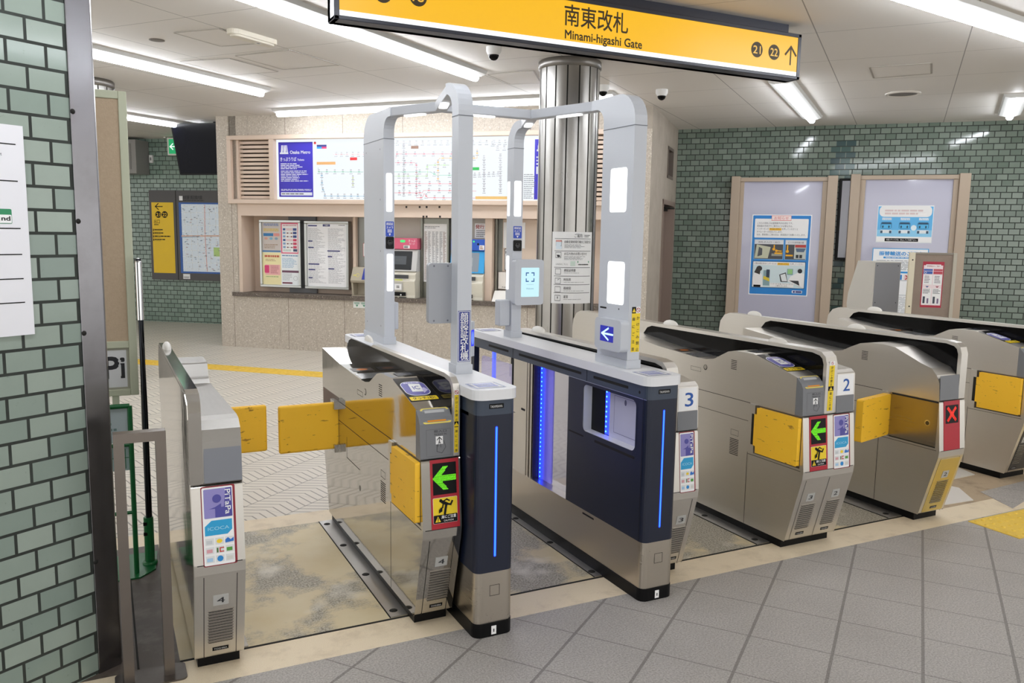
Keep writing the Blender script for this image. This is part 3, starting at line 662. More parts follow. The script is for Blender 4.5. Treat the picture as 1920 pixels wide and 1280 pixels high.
def reader(t, x0, x1, dY, dark=True):
    """touch panel, screen and slot on top of a body half"""
    W = x1-x0; d = Vector((0, .245, .058)).normalized(); F = Fr((x0, 3.07+dY, .9285), (1, 0, 0), d); m = MB(); m.step = .0005; X = lambda x, y: (x*W, y)
    m.rect(F, .004, .0, W-.004, .236, flat('#15171d', .12)); m.rrect(F, W*.08, .052, W*.86, .196, .04, PAPER); m.rrect(F, W*.10, .056, W*.84, .192, .037, PURP)
    m.poly(F, [X(.30, .09), X(.66, .085), X(.70, .165), X(.34, .17)], PAPER); m.text(F, 'IC', W*.40, .11, .035, PURP, width=W*.2, bold=.02)
    m.poly(F, [X(.62, .07), X(.82, .10), X(.74, .125), X(.66, .12)], flat('#c8c4ea', .3)); m.greek(F, W*.22, .172, W*.72, .186, 1, flat('#d8d5f0'), .8, 3, 0)
    m.rrect(F, W*.06, .006, W*.92, .042, .006, SIGY); m.text(F, 'タッチ1秒!', W*.14, .014, .02, INK(), width=W*.7, bold=.01); m.build('touch_reader', t)
    F = Fr((x0, 3.33+dY, .9866), (1, 0, 0), (0, 1, 0)); m = MB(); m.step = .0004; m.rect(F, W*.30, .01, W*.95, .09, flat('#20222a', .2)); m.greek(F, W*.38, .03, W*.86, .07, 3, flat('#4b4f5c'), .5, 8); m.build('display_window', t)
    d = Vector((0, .37, .018)).normalized(); F = Fr((x0, 3.78+dY, .9025), (1, 0, 0), d); m = MB(); m.step = .0005
    m.rect(F, W*.12, .17, W*.9, .25, flat('#3a2f26', .3)); m.disc(F, W*.5, .21, .030, flat('#d07a35', .4), .018); m.rect(F, W*.05, .005, W*.97, .12, flat('#a9aaab', .18, .6)); m.build('ticket_outlet', t)
    # entry slot in the head
    F = Fr((x0, 2.957+dY, .862), (1, 0, 0), Vector((0, .045, .052)).normalized()); m = MB(); m.step = .0006
    m.rrect(F, W*.10, -.004, W*.96, .066, .01, flat('#e6d36a', .4)); m.rrect(F, W*.155, .002, W*.905, .062, .009, flat('#8b8c8e', .4)); m.rect(F, W*.24, .004, W*.80, .024, AMBER); m.rect(F, W*.22, .030, W*.82, .056, flat('#b5b6b8', .35)); m.build('ticket_slot', t)
def head_cover(t, x0, x1, dY, FH):
    m = MB(); F = Fr((0, dY, 0), (0, 1, 0), (0, 0, 1), (1, 0, 0)); m.prism(F, [(3.0, .7185), (3.0, .911), (2.969, .882), (2.955, .858), (2.947, .7185)], x0-.0015, x1, PLGREY()); h = m.build('head_cover', t, .006)
    W = x1-x0; m = MB(); m.step = .0005; K = INK(); m.frame(FH, x0+W*.18, .012, x1-W*.08, .118, .0012, flat('#5c5d60'))
    m.text(FH, '投入口', x0+W*.60, .106, .008, K, 'C', width=W*.38); m.text(FH, 'TICKET IN', x0+W*.60, .094, .007, K, 'C', width=W*.38)
    m.rect(FH, x0+W*.46, .058, x0+W*.68, .090, PAPER); m.line(FH, [(x0+W*.57, .062), (x0+W*.57, .084)], .003, K); m.line(FH, [(x0+W*.50, .076), (x0+W*.57, .086), (x0+W*.64, .076)], .003, K)
    m.line(FH, [(x0+W*.50, .058), (x0+W*.49, .03), (x0+W*.64, .022), (x0+W*.76, .045), (x0+W*.70, .072)], .0014, K); m.line(FH, [(x0+W*.52, .05), (x0+W*.55, .068), (x0+W*.60, .066), (x0+W*.61, .045)], .0014, K); m.build('ticket_pictogram', h)
def warn_strip(t, u0, u1, dY):
    F = Fr((0, 2.95+dY, 0), (1, 0, 0), (0, 0, 1)); m = MB(); m.step = .0005; c = (u0+u1)/2; h = min(.0215, (u1-u0)*.9)
    m.rect(F, u0, .735, u1, .838, SIGY); m.rect(F, u0, .838, u1, .861, BLACK()); m.poly(F, [(c-.012, .841), (c+.012, .841), (c, .858)], SIGY); m.rect(F, u0, .861, u1, .968, SIGY); m.rect(F, u0, .968, u1, .99, PAPER); m.ring(F, c, .979, .006, .008, RED()); m.line(F, [(c-.006, .985), (c+.006, .973)], .002, RED())
    m.vtext(F, 'かけこみ禁止', c, .966, h*.78, INK(), .0172, .01); m.vtext(F, '扉にご注意', c, .835, h*.78, INK(), .0195, .01); m.build('warning_strip', t)
def barrier(t, b0, b1, dY, dark=True, back=0.0, domes=(3.33, 4.27), lface=None):
    F = Fr((0, dY, 0), (0, 1, 0), (0, 0, 1), (1, 0, 0)); P = [(y+(back if y > 4 else 0), z) for y, z in BAR]
    m = MB(); m.prism(F, P, b0, b1, STEEL() if lface is None else lface); s = m.build('barrier_panel', t, .004)
    if dark:
        m = MB(); m.prism(F, BARIN, b0-.0012, b0, glass_black()); m.build('dark_glass', s)
    m = MB(); c = (b0+b1)/2
    for y in domes: m2 = MB(); dome(m2, (c, y+dY, 1.034), min(.03, (b1-b0)*.48), .07, .032, flat('#e9e6df', .35)); m2.build('sensor_cover', t)
def plinth(t, x0, x1, dY):
    m = MB(); m.box(x0+.012, x1-.012, 3.055+dY, 4.405+dY, 0, .045, BLACK()); m.build('plinth', t)
def gate(label, x0, x1, b0, b1, dY=0, left=None, right=None, body=None, num=None, rnum=None, sig=None, sigx=None, dark=True, back=0.0, pol=None, domes=(3.33, 4.27), group=None, wall=None):
    ST = body or STEEL(); FS, FM, FH = front(dY); F = Fr((0, dY, 0), (0, 1, 0), (0, 0, 1), (1, 0, 0))
    t = thing('ticket_gate', label, 'ticket gate', ((x0+x1)/2, 3.72+dY, 0), 'steel ticket gates in the row')
    plinth(t, x0, x1, dY); m = MB(); m.prism(F, LOW, x0, x1, ST); m.build('lower_body', t, .012, 3)
    if left: m = MB(); m.prism(F, TOPL if left == 'entry' else TOPX, x0, b0, ST); m.build('upper_body', t, .008)
    if right: m = MB(); m.prism(F, TOPE if right == 'end' else TOPR, b1, x1, steel('end gate steel', '#a09d98', .36) if right == 'end' else ST); m.build('upper_body', t, .008)
    barrier(t, b0, b1, dY, dark, back, domes, wall)
    if left: side_print(t, x0, dY)
    if left == 'entry': head_cover(t, x0, b0, dY, FH); reader(t, x0, b0, dY); warn_strip(t, b0+.004 if b1-b0 < .05 else b0+.02, b1-.006 if b1-b0 < .05 else b1-.018, dY)
    if sig: ribbon(t, FM, *sigx, sig)
    # front seams
    m = MB(); m.step = .0006; m.rect(FM, x0+.01, -.003, x1-.01, .0, GAP(), .0006); m.rect(FM, x0+.008, .2765, x1-.008, .279, GAP(), .0006)
    m.rect(FS, x0+.03, 0, x0+.0325, .36, GAP(), .0006)
    if left and right: m.rect(FS, (b0+b1)/2+.01, 0, (b0+b1)/2+.0125, .36, GAP(), .0006)
    else: m.rect(FS, x1-.03, 0, x1-.0275, .36, GAP(), .0006)
    m.build('front_seams', t)
    return t, FS, FM, FH
# --- end gate by the wall (number 4)
t, FS, FM, FH = gate('end ticket gate by the tiled wall with mirrored outer side and card sticker', .243, .415, .243, .285, 0, None, 'end', num='4', dark=False, domes=(4.21,), wall=steel('barrier polished', '#c0bdb8', .10, 'z', .05, .06))
m = MB(); m.prism(Fr((0, 0, 0), (0, 1, 0), (0, 0, 1), (1, 0, 0)), [(3.03, .05), (4.42, .05), (4.47, .44), (4.47, .95), (4.43, 1.015), (3.05, 1.024), (2.975, 1.0), (2.965, .95), (2.965, .72), (2.935, .44), (2.94, .40)], .2415, .243, POLISH()); m.build('mirror_side', t)
m = MB(); m.fbox(FH, .288, .415, .006, .152, 0, .004, flat('#7d8088', .35)); m.build('head_cover', t, .003)
vent_plate(t, FS, .258, .405, '4', True); card_sticker(t, FM, .274, .388)
m = MB(); m.box(.41, .725, 4.235, 4.268, .475, .716, yellow_foam()); flap(t, m)
m = MB(); m.box(.408, .425, 4.225, 4.28, .48, .71, STEEL()); m.build('hinge_bracket', t)
# --- gate numbered 4 with the green arrow, standing against the navy cabinet
t, FS, FM, FH = gate('mirror-sided ticket gate with green arrow, one yellow flap standing open', 1.084, 1.249, 1.222, 1.249, 0, 'entry', None, POLISH(), sig='arrow', sigx=(1.121, 1.241), domes=(4.14,), back=-.42)
vent_plate(t, FS, 1.10, 1.25, '4', True); folded_flap(t, 1.084, 0)
m = MB(); m.box(.776, 1.09, 4.19, 4.223, .462, .712, yellow_foam()); flap(t, m)
F = Fr((1.084, 0, 0), (0, 1, 0), (0, 0, 1), (-1, 0, 0)); m = MB(); m.fbox(F, 4.19, 4.515, .47, .738, 0, .001, flat('#5d4636', .5)); m.build('flap_recess', t)
m = MB(); m.fbox(F, 4.165, 4.24, .68, .725, 0, .03, STEELZ()); m.fbox(F, 4.165, 4.24, .45, .49, 0, .03, STEELZ()); m.build('hinge_bracket', t)
# --- half gate 3 attached behind the face recognition cabinet
t, FS, FM, FH = gate('half-hidden ticket gate with the white paper 3, behind the navy cabinet', 2.262, 2.444, 2.262, 2.325, 0, None, 'half', rnum='3', domes=(4.24,))
vent_plate(t, FS, 2.31, 2.44, '3', True); card_sticker(t, FM, 2.335, 2.425)
def lane_paper(t, FH, u0, u1, n):
    FH = Fr(FH.o+Vector((0, -.0005, 0)), FH.U, (0, .009, .202)); m = MB(); m.step = .0006; m.fbox(FH, u0-.004, u1+.004, .002, .090, 0, .002, PLGREY()); m.build('head_cover', t)
    m = MB(); m.step = .0006; m.rect(FH, u0, .092, u1, .198, PAPER); m.text(FH, n, (u0+u1)/2+.008, .112, .066, flat('#1c55a8', .5), 'C', width=.046, bold=.008); m.build('lane_number', t)
lane_paper(t, FH, 2.33, 2.435, '3')
# --- double gate 3 / 2
t, FS, FM, FH = gate('double ticket gate with green arrow and papers 3 and 2, both flaps folded', 3.104, 3.462, 3.25, 3.325, 0, 'entry', 'half', sig='arrow', sigx=(3.147, 3.27), back=.9, domes=(3.33, 4.28))
vent_plate(t, FS, 3.12, 3.28, '3', True); vent_plate(t, FS, 3.30, 3.455, '2', True); card_sticker(t, FM, 3.312, 3.432); folded_flap(t, 3.104, 0); lane_paper(t, FH, 3.335, 3.452, '2')
# --- gate with the red cross
t, FS, FM, FH = gate('ticket gate with a red cross light and a yellow flap standing out', 4.128, 4.345, 4.29, 4.345, 0, 'exit', None, sig='cross', sigx=(4.165, 4.30), back=.42, domes=(3.70, 4.625))
m = MB(); m.fbox(FS, 4.155, 4.325, .01, .355, 0, .002, flat('#cdb56a', .35, .5)); m.build('yellowed_front_plate', t); vent_plate(t, FS.sub(0, 0, .002), 4.16, 4.32, '2', True); folded_flap(t, 4.128, 0, False)
m = MB(); m.fbox(FH, 4.131, 4.288, .004, .142, 0, .003, PLGREY()); m.build('head_cover', t, .003)
d = Vector((-.34, -.085, 0)).normalized(); F = Fr((4.122, 3.275, 0), d, (0, 0, 1)); m = MB(); m.prism(F, rr(0, .462, .335, .706, .012), -.02, .02, yellow_foam()); flap(t, m)
# --- last gate
t, FS, FM, FH = gate('last ticket gate, at the patched floor, with a long folded yellow flap', 5.418, 5.70, 5.56, 5.62, .325, 'entry', 'half', domes=(4.30,), back=.2)
m = MB(); m.fbox(FS, 5.45, 5.66, .02, .345, 0, .002, flat('#3b3a39', .4)); m.build('dark_front_plate', t); vent_plate(t, FS.sub(0, 0, .002), 5.43, 5.56, '1', True); folded_flap(t, 5.418, .325)

# ------------------------------------------------------------------ face recognition gate: two cabinets and the arch over them move as one thing
fg = thing('face_recognition_gate', 'walk-through face recognition gate, two navy cabinets joined by a grey arch', 'ticket gate', (1.75, 3.75, 0))
BLUE = glow('#2338ff', 2.6); BLUE2 = glow('#2a6bff', 14); LAMP = glow('#ffffff', 1.6); NVY2 = flat('#1f2f86', .35); SIL = lambda: steel('silver panel', '#c9c1b4', .27, 'y', .08)
FYZ = lambda x=0: Fr((x, 0, 0), (0, 1, 0), (0, 0, 1), (1, 0, 0))
FXY = lambda z=0: Fr((0, 0, z), (1, 0, 0), (0, 1, 0), (0, 0, 1))
FXZ = lambda y: Fr((0, y, 0), (1, 0, 0), (0, 0, 1), (0, -1, 0))
def foot(x0, x1, y0, y1, r=.03): return rr(x0, y0, x1, y1, r, 5)
def hfoot(x0, x1, y0, y1): p = foot(x0, x1, y0, y0+.5); return p[:6]+[(x1, y1), (x0, y1)]+p[18:]
def cabinet(x0, x1, s):
    """s = -1: passage on the low-x side; +1: passage on the high-x side"""
    X = lambda a: x0+a if s < 0 else x1-a              # a = depth in from the passage face
    lo = lambda a, b: (min(X(a), X(b)), max(X(a), X(b)))
    W = x1-x0; y0, y1 = 2.82, 4.70
    m = MB(); m.prism(FXY(), foot(x0-.002, x1+.002, y0-.004, y1, .035), 0, .058, BLACK()); pl = m.build('plinth', fg)
    m = MB(); F = FXZ(y0-.004); m.step = .0006; c = (x0+x1)/2; m.rect(F, c-.013, .008, c+.009, .044, PAPER); m.text(F, '1', c-.002, .018, .014, INK(), 'C', width=.005); m.build('number_sticker', pl)
    m = MB(); m.prism(FXY(), foot(x0, x1, y0, y1), .058, .268, SIL()); b = m.build('base_panel', fg)
    m = MB(); F = FXZ(y0); m.frame(F, c-.02, .17, c+.022, .213, .0018, GAP(), .0006); F = Fr((X(0), 0, 0), (0, 1, 0), (0, 0, 1), (s, 0, 0)); m.rrect(F, 3.22, .245, 3.325, .254, .004, GAP(), .0006); m.build('base_fittings', b)
    # navy front block with the recess
    m = MB(); N = NAVY()
    m.prism(FXY(), hfoot(x0, x1, y0, 3.49), .268, .655, N)
    m.prism(FXY(), hfoot(x0, x1, y0, 2.90), .655, .905, N)
    m.box(x0, x1, 3.35, 3.49, .655, .905, N); a, b_ = lo(.14, W); m.box(a, b_, 2.90, 3.35, .655, .905, N); m.box(x0, x1, 2.90, 3.35, .892, .905, N)
    cb = m.build('front_housing', fg)
    # rounded rim of the recess
    m = MB(); F = Fr((X(0), 0, 0), (0, 1, 0), (0, 0, 1), (s, 0, 0)); inn = rr(2.905, .660, 3.345, .889, .03, 6); k = len(inn); q = []
    for u, v in inn:
        du, dv = u-3.125, v-.775; f = max(abs(du)/.228, abs(dv)/.121); q.append((3.125+du/f, .775+dv/f))
    vs = [F.p(u, v, .001) for u, v in inn]+[F.p(u, v, .001) for u, v in q]; m.add(vs, [(i, (i+1) % k, k+(i+1) % k, k+i) for i in range(k)], N); m.build('recess_rim', cb)
    m = MB(); LIL = flat('#c3c3da', .35); a, b_ = lo(.05, .14); m.box(a, b_, 2.90, 3.19, .655, .892, LIL); a, b_ = lo(0.002, .05); m.box(a, b_, 2.90, 3.35, .655, .661, flat('#d9d9df', .3)); m.box(a, b_, 3.343, 3.35, .661, .892, flat('#d0d3d6', .3))
    m.box(a, b_, 2.90, 2.905, .661, .892, LIL)
    F = Fr((X(.05), 0, 0), (0, 1, 0), (0, 0, 1), (s, 0, 0)); m.frame(F, 2.95, .69, 3.15, .865, .0022, flat('#6a6a92'), .0006); m.disc(F, 3.06, .845, .009, flat('#565674', .3), .014); m.build('recess_lining', cb)
    m = MB(); a, b_ = lo(.048, .14); m.box(a, b_, 3.225, 3.35, .661, .892, BLACK()); m.build('recess_column', cb)
    m = MB(); a, b_ = lo(.046, .08)
    for z in range(9): m.box(a, b_, 3.211, 3.216, .675+z*.024, .682+z*.024, BLUE2)
    a, b_ = lo(.049, .08); m.box(a, b_, 3.192, 3.224, .665, .890, BLUE); m.build('recess_light_strip', cb)
    m = MB(); F = Fr((X(0), 0, 0), (0, 1, 0), (0, 0, 1), (s, 0, 0)); m.rrect(F, 3.335, .628, 3.475, .636, .003, GAP(), .0008); m.rrect(F, 2.905, .626, 3.235, .638, .004, GAP(), .0008); m.rect(F, 2.852, .27, 2.855, .91, GAP(), .0008); m.build('housing_slots', cb)
    m = MB(); F = FXZ(y0); m.rrect(F, c-.006, .33, c+.006, .86, .005, glow('#1838ff', 1.0), .0006); m.rrect(F, c-.0032, .333, c+.0032, .857, .003, glow('#2f78ff', 2.4), .0012); m.build('light_strip', cb)
    m = MB(); m.step = .0006; m.rect(F, c-.033, .930, c+.030, .949, BLACK()); m.text(F, 'TAKAMISAWA', c-.002, .934, .010, flat('#c4c4c4'), 'C', width=.052, bold=.02); m.build('maker_badge', cb)
    # band under the worktop
    m = MB(); m.prism(FXY(), foot(x0, x1, y0, y1), .905, .966, SLATE()); bd = m.build('upper_band', fg)
    m = MB(); F = Fr((X(0), 0, 0), (0, 1, 0), (0, 0, 1), (s, 0, 0))
    for a, b_ in ((2.97, 3.26), (3.37, 4.04), (4.17, 4.44)): m.rrect(F, a, .930, b_, .943, .005, GAP(), .0008)
    for y in (3.318, 4.112): m.rect(F, y, .906, y+.004, .966, GAP(), .0008)
    m.disc(F, 2.885, .930, .007, GAP()); m.rect(F, 2.83, .903, 3.49, .906, flat('#aeb4bd', .3, .8), .0008); m.build('band_slots', bd)
    m = MB(); m.prism(FXY(), foot(x0-.014, x1+.012, y0-.012, y1+.015, .05), .966, 1.006, TOPW()); tp = m.build('worktop', fg, .004)
    m = MB(); m.step = .0006; F = FXY(1.006); u0 = c-.075
    for yy in (2.845, 4.55):
        m = MB(); m.step = .0006; m.rrect(F, u0, yy, u0+.13, yy+.12, .006, flat('#a9aec9', .2)); m.rect(F, u0+.012, yy+.012, u0+.118, yy+.108, PAPER); m.rect(F, u0+.022, yy+.022, u0+.108, yy+.098, flat('#8d95c9', .3)); m.greek(F, u0+.03, yy+.04, u0+.10, yy+.08, 2, flat('#d9dcf0'), .6, 3)
        m.build('reader_window', tp)
    # glass door bay, steel post, rear bay
    m = MB(); a, b_ = lo(.055, .155); m.box(a, b_, 3.49, 3.87, .268, .905, steel('bay mirror', '#c9c9d6', .06, 'y', .03, .05)); m.build('bay_mirror', fg)
    m = MB(); a, b_ = lo(.006, .055); m.box(a, b_, 3.868, 3.872, .268, .905, flat('#2a1d22', .4)); m.build('bay_dark_strip', fg)  # thin dark sheet on the steel post's face toward the bay
    m = MB(); a, b_ = lo(.045, .056); m.box(a, b_, 3.835, 3.865, .27, .905, BLUE)
    for z in range(26): m.box(min(X(.043), X(.046)), max(X(.043), X(.046)), 3.848, 3.852, .28+z*.024, .287+z*.024, BLUE2)
    m.build('bay_light_strip', fg)
    m = MB(); a, b_ = lo(.05, .053); m.box(a, b_, 3.735, 3.83, .27, .905, clear('glowing violet glass', '#8b86ff', .5, .03, .25)); m.box(a, b_, 3.49, 3.53, .27, .905, clear('glowing violet glass', '#8b86ff', .5, .03, .25)); m.build('violet_glow_panel', fg)  # LED light put into the glass as violet tint and faint emission
    m = MB(); st = [(X(.0), 3.94), (X(0), 4.10), (X(W), 4.10), (X(W), 3.872), (X(.02), 3.872), (X(.02), 3.89), (X(.008), 3.89), (X(.008), 3.905), (X(.014), 3.905), (X(.014), 3.92), (X(.004), 3.92), (X(.004), 3.94)]
    m.prism(FXY(), st, .268, .905, steel('post silver', '#cdc8c0', .24, 'z', .08)); pst = m.build('steel_post', fg)
    m = MB(); F = Fr((X(0), 0, 0), (0, 1, 0), (0, 0, 1), (s, 0, 0)); m.rrect(F, 3.955, .63, 4.0, .642, .004, GAP(), .0008); m.build('post_slot', pst)
    m = MB(); m.lathe((X(.03), 4.135, .268), [(.022, 0), (.022, .62), (.018, .626), (0, .626)], BLACK(), 20); m.build('door_spindle', fg)
    m = MB(); a, b_ = lo(.026, .034); m.prism(Fr((a, 0, 0), (0, 1, 0), (0, 0, 1), (1, 0, 0)), rr(4.16, .30, 4.60, .855, .03), 0, b_-a, clear('clear glowing violet glass', '#a9a6ff', .22, .03, .10)); m.build('glass_door', fg)  # pane given a faint violet emission for the LED light on it
    m = MB(); a, b_ = lo(.035, .05); m.box(a, b_, 4.44, 4.465, .268, .905, glow('#4d63ff', 1.5)); m.build('bay_light_strip', fg)
    m = MB(); a, b_ = lo(0, .035); m.box(a, b_, 4.655, 4.70, .268, .905, N); m.build('rear_housing', fg)
    return tp
cabinet(1.265, 1.433, 1); cabinet(2.065, 2.235, -1)
# posts with their elbows
AM = ARCH()
def arc(cy_, cz, r, a0, a1, k=8): return [(cy_+r*math.cos(R_(a0+(a1-a0)*i/k)), cz+r*math.sin(R_(a0+(a1-a0)*i/k))) for i in range(k+1)]
def post(x0, x1, yo, yi, yj, name='post'):
    """yo = outer edge, yi = inner edge, yj = where the elbow meets the beam"""
    d = 1 if yi > yo else -1; zt, zb = 2.225, 2.180; ro, ri = .125, .07
    out = [(yo, 1.006), (yo, zt-ro)]+[(yo+d*(ro-ro*math.cos(R_(90*i/8))), zt-ro+ro*math.sin(R_(90*i/8))) for i in range(1, 9)]
    inn = [(yi+d*(ri-ri*math.cos(R_(90*i/6))), zb-ri+ri*math.sin(R_(90*i/6))) for i in range(7)]
    pts = out+[(yj, zt), (yj, zb)]+inn[::-1]+[(yi, 1.006)]
    m = MB(); m.prism(FYZ(), pts, x0, x1, AM); p = m.build(name, fg, .006)
    m = MB(); a, b = min(yo, yi), max(yo, yi); m.box(x0-.0012, x1+.0012, a-.0012, b+.0012, 2.078, 2.0815, flat('#6c7077')); m.build('post_seam', p); m = MB(); m.box(x0-.006, x1+.006, a-.006, b+.006, 1.0065, 1.045, AM); m.build('post_collar', p)
    return p
pA = post(2.10, 2.165, 3.04, 3.29, 3.40); pD = post(2.104, 2.165, 4.30, 4.22, 4.13)
pB = post(1.335, 1.40, 3.19, 3.26, 3.335); pC = post(1.335, 1.392, 4.55, 4.19, 4.08)
m = MB(); m.sweep([(2.132, 3.39, 2.2025), (2.0, 3.81, 2.2025), (2.134, 4.14, 2.2025)], .055, .045, AM); bR = m.build('arch_beam', fg, .004)
m = MB(); m.sweep([(1.367, 3.325, 2.2025), (1.5, 3.81, 2.2025), (1.364, 4.09, 2.2025)], .055, .045, AM); bL = m.build('arch_beam', fg, .004)
m = MB(); m.sweep([(1.52, 3.81, 2.2025), (1.98, 3.81, 2.2025)], .055, .045, AM); bX = m.build('arch_beam', fg, .004)
def beam_lamp(parent, p, q, t, L=.16):
    p = Vector(p); q = Vector(q); d = (q-p).normalized(); n = Vector((-d.y, d.x, 0)); c = p.lerp(q, t); F = Fr((c.x, c.y, 2.1795), d, n, (0, 0, -1))
    m = MB(); m.prism(F, rr(-L/2, -.02, L/2, .02, .0195), 0, .006, LAMP); m.build('beam_lamp', parent)
beam_lamp(bR, (2.132, 3.39, 0), (2.0, 3.81, 0), .42); beam_lamp(bR, (2.0, 3.81, 0), (2.134, 4.14, 0), .55, .14); beam_lamp(bL, (1.5, 3.81, 0), (1.367, 3.39, 0), .5); beam_lamp(bL, (1.5, 3.81, 0), (1.364, 4.09, 0), .55, .14); beam_lamp(bX, (1.5, 3.81, 0), (2, 3.81, 0), .38, .2)
def lampv(parent, F, u0, v0, u1, v1, r=.012):
    m = MB(); m.prism(F, rr(u0, v0, u1, v1, r), 0, .002, LAMP); m.build('light_panel', parent)
def face_label(parent, y, u0, u1, v0, v1, cam0, cam1):
    F = FXZ(y); m = MB(); m.step = .0005; c = (u0+u1)/2; W = u1-u0; B_ = flat('#2149b8', .35); H = v1-v0
    m.rrect(F, u0, v0, u1, v1, .004, B_); m.text(F, '顔認証', c, v1-H*.24, H*.15, PAPER, 'C', width=W*.82, bold=.01); m.text(F, 'カメラ', c, v1-H*.48, H*.15, PAPER, 'C', width=W*.78, bold=.01); m.greek(F, u0+W*.22, v0+H*.25, u1-W*.22, v0+H*.48, 3, PAPER, .5, 5, .1); m.poly(F, [(c, v0+H*.04), (c+W*.13, v0+H*.2), (c-W*.13, v0+H*.2)], PAPER); m.build('camera_label', parent)
    m = MB(); m.prism(F, rr(u0, cam0, u1, cam1, .006), 0, .003, glass_black()); cc = (cam0+cam1)/2; m.lathe((c, y-.003, cc), [(.016, 0), (.016, .003), (.012, .004), (.009, .002), (0, .0025)], flat('#16161a', .2), 20, (0, -1, 0)); m.build('face_camera', parent)
def screws(m, pts, F):
    for u, v in pts: m.disc(F, u, v, .005, flat('#8d9097', .3, .7)); m.disc(F, u, v, .003, flat('#5b5e64', .4))
# A: wide post by the navy cabinet, its broad side to the passage
F = Fr((2.10, 0, 0), (0, -1, 0), (0, 0, 1), (-1, 0, 0))
lampv(pA, F, -3.217, 1.706, -3.086, 1.902, .014); lampv(pA, F, -3.217, 1.290, -3.082, 1.484, .014)
m = MB(); m.rrect(F, -3.275, 1.263, -3.22, 1.271, .003, BLACK(), .0006); m.disc(F, -3.118, 1.270, .004, BLACK()); m.build('microphone_slot', pA)
def arrow_box(parent, F, u0, u1, v0, v1, n, du0, du1, dv0, dv1):
    m = MB(); m.prism(F, rr(u0, v0, u1, v1, .02), 0, n, AM); a = m.build('arrow_unit', parent, .004)
    G = F.sub(0, 0, n); m = MB(); m.step = .0005; m.rrect(G, du0, dv0, du1, dv1, .003, glow('#1420d8', .55)); W, H = du1-du0, dv1-dv0; X = lambda x, y: (du0+x*W, dv0+y*H); K = glow('#bfe6ff', 1.5)
    m.line(G, [X(.14, .5), X(.95, .5)], H*.12, K); m.line(G, [X(.62, .86), X(.16, .5), X(.62, .14)], H*.12, K); m.build('arrow_screen', a)
arrow_box(pA, F, -3.245, -3.03, 1.082, 1.225, .045, -3.198, -3.088, 1.12, 1.192)
F = FXZ(3.04); m = MB(); m.step = .0005
m.rect(F, 2.118, 1.082, 2.163, 1.257, SIGY); m.rect(F, 2.118, 1.257, 2.140, 1.286, BLACK()); m.poly(F, [(2.120, 1.262), (2.138, 1.262), (2.129, 1.280)], SIGY); m.rect(F, 2.140, 1.257, 2.163, 1.286, PAPER); m.ring(F, 2.1515, 1.2715, .008, .0105, RED()); m.line(F, [(2.145, 1.278), (2.158, 1.265)], .002, RED())
m.vtext(F, '扉にご注意', 2.1285, 1.255, .0175, INK(), .034, .012); m.vtext(F, 'かけこみ禁止', 2.152, 1.255, .0175, INK(), .0285, .012); m.build('warning_sticker', pA)
# B: slim post by the mirror-sided gate, with the blue sign
F = FXZ(3.19); m = MB(); m.step = .0005; m.rect(F, 1.339, 1.058, 1.396, 1.276, NVY2); m.frame(F, 1.3425, 1.0615, 1.3925, 1.2725, .002, PAPER); m.vtext(F, '顔認証改札機', 1.3675, 1.266, .040, PAPER, .0335, .006); m.build('name_sign', pB)
m = MB(); F = FXZ(3.285); m.prism(F, rr(1.232, 1.218, 1.37, 1.474, .014), 0, .03, flat('#9ea1a7', .4)); m.step = .0005; G = F.sub(0, 0, .03); screws(m, [(1.255, 1.462), (1.318, 1.462), (1.255, 1.230), (1.318, 1.230)], G); m.build('display_back', pB, .003)
m = MB(); m.prism(Fr((0, 0, 1.075), (1, 0, 0), (0, 1, 0)), [(1.40, 3.20), (1.432, 3.225), (1.432, 3.25), (1.40, 3.262)], 0, .15, AM); a = m.build('arrow_unit', pB, .003)
d = Vector((.032, .025, 0)).normalized(); F = Fr((1.40, 3.20, 1.075), d, (0, 0, 1)); m = MB(); m.step = .0006; m.rect(F, .008, .045, .034, .115, glow('#1c2cff', .9)); m.disc(F, .021, .08, .010, glow('#6d8cff', 1.2), .03); m.build('arrow_screen', a)
# C: deep post at the back, beside the mirror-sided gate
F = FXZ(4.19); lampv(pC, F, 1.348, 1.706, 1.380, 1.905, .008); lampv(pC, F, 1.350, 1.290, 1.384, 1.487, .008); face_label(pC, 4.19, 1.344, 1.389, 1.578, 1.656, 1.513, 1.577)
m = MB(); m.box(1.392, 1.422, 4.21, 4.36, 1.082, 1.228, AM); m.build('arrow_unit', pC, .006)
F = Fr((1.335, 0, 0), (0, 1, 0), (0, 0, 1), (-1, 0, 0)); m = MB(); m.step = .0005; screws(m, [(4.25, z) for z in (2.03, 1.77, 1.50, 1.10)]+[(4.5, 2.03), (4.5, 1.1)], F); m.build('post_screws', pC)
# D: slim post at the back with the lit screen
F = FXZ(4.22); lampv(pD, F, 2.110, 1.700, 2.154, 1.899, .008); face_label(pD, 4.22, 2.108, 2.161, 1.577, 1.646, 1.505, 1.567)
F = Fr((2.104, 0, 0), (0, -1, 0), (0, 0, 1), (-1, 0, 0)); lampv(pD, F, -4.292, 1.703, -4.262, 1.897, .006); lampv(pD, F, -4.292, 1.283, -4.262, 1.477, .006)
m = MB(); m.box(2.035, 2.104, 4.235, 4.30, 1.075, 1.224, AM); m.build('arrow_unit', pD, .006)
m = MB(); F = FXZ(4.22); m.prism(F, rr(2.102, 1.198, 2.286, 1.458, .018), 0, .045, ARCH()); dp = m.build('display', pD, .004)
G = F.sub(0, 0, .045); m = MB(); m.step = .0005; m.rrect(G, 2.140, 1.245, 2.256, 1.412, .004, glow('#c9f3fb', 1.0)); K = flat('#1668b8', .4)
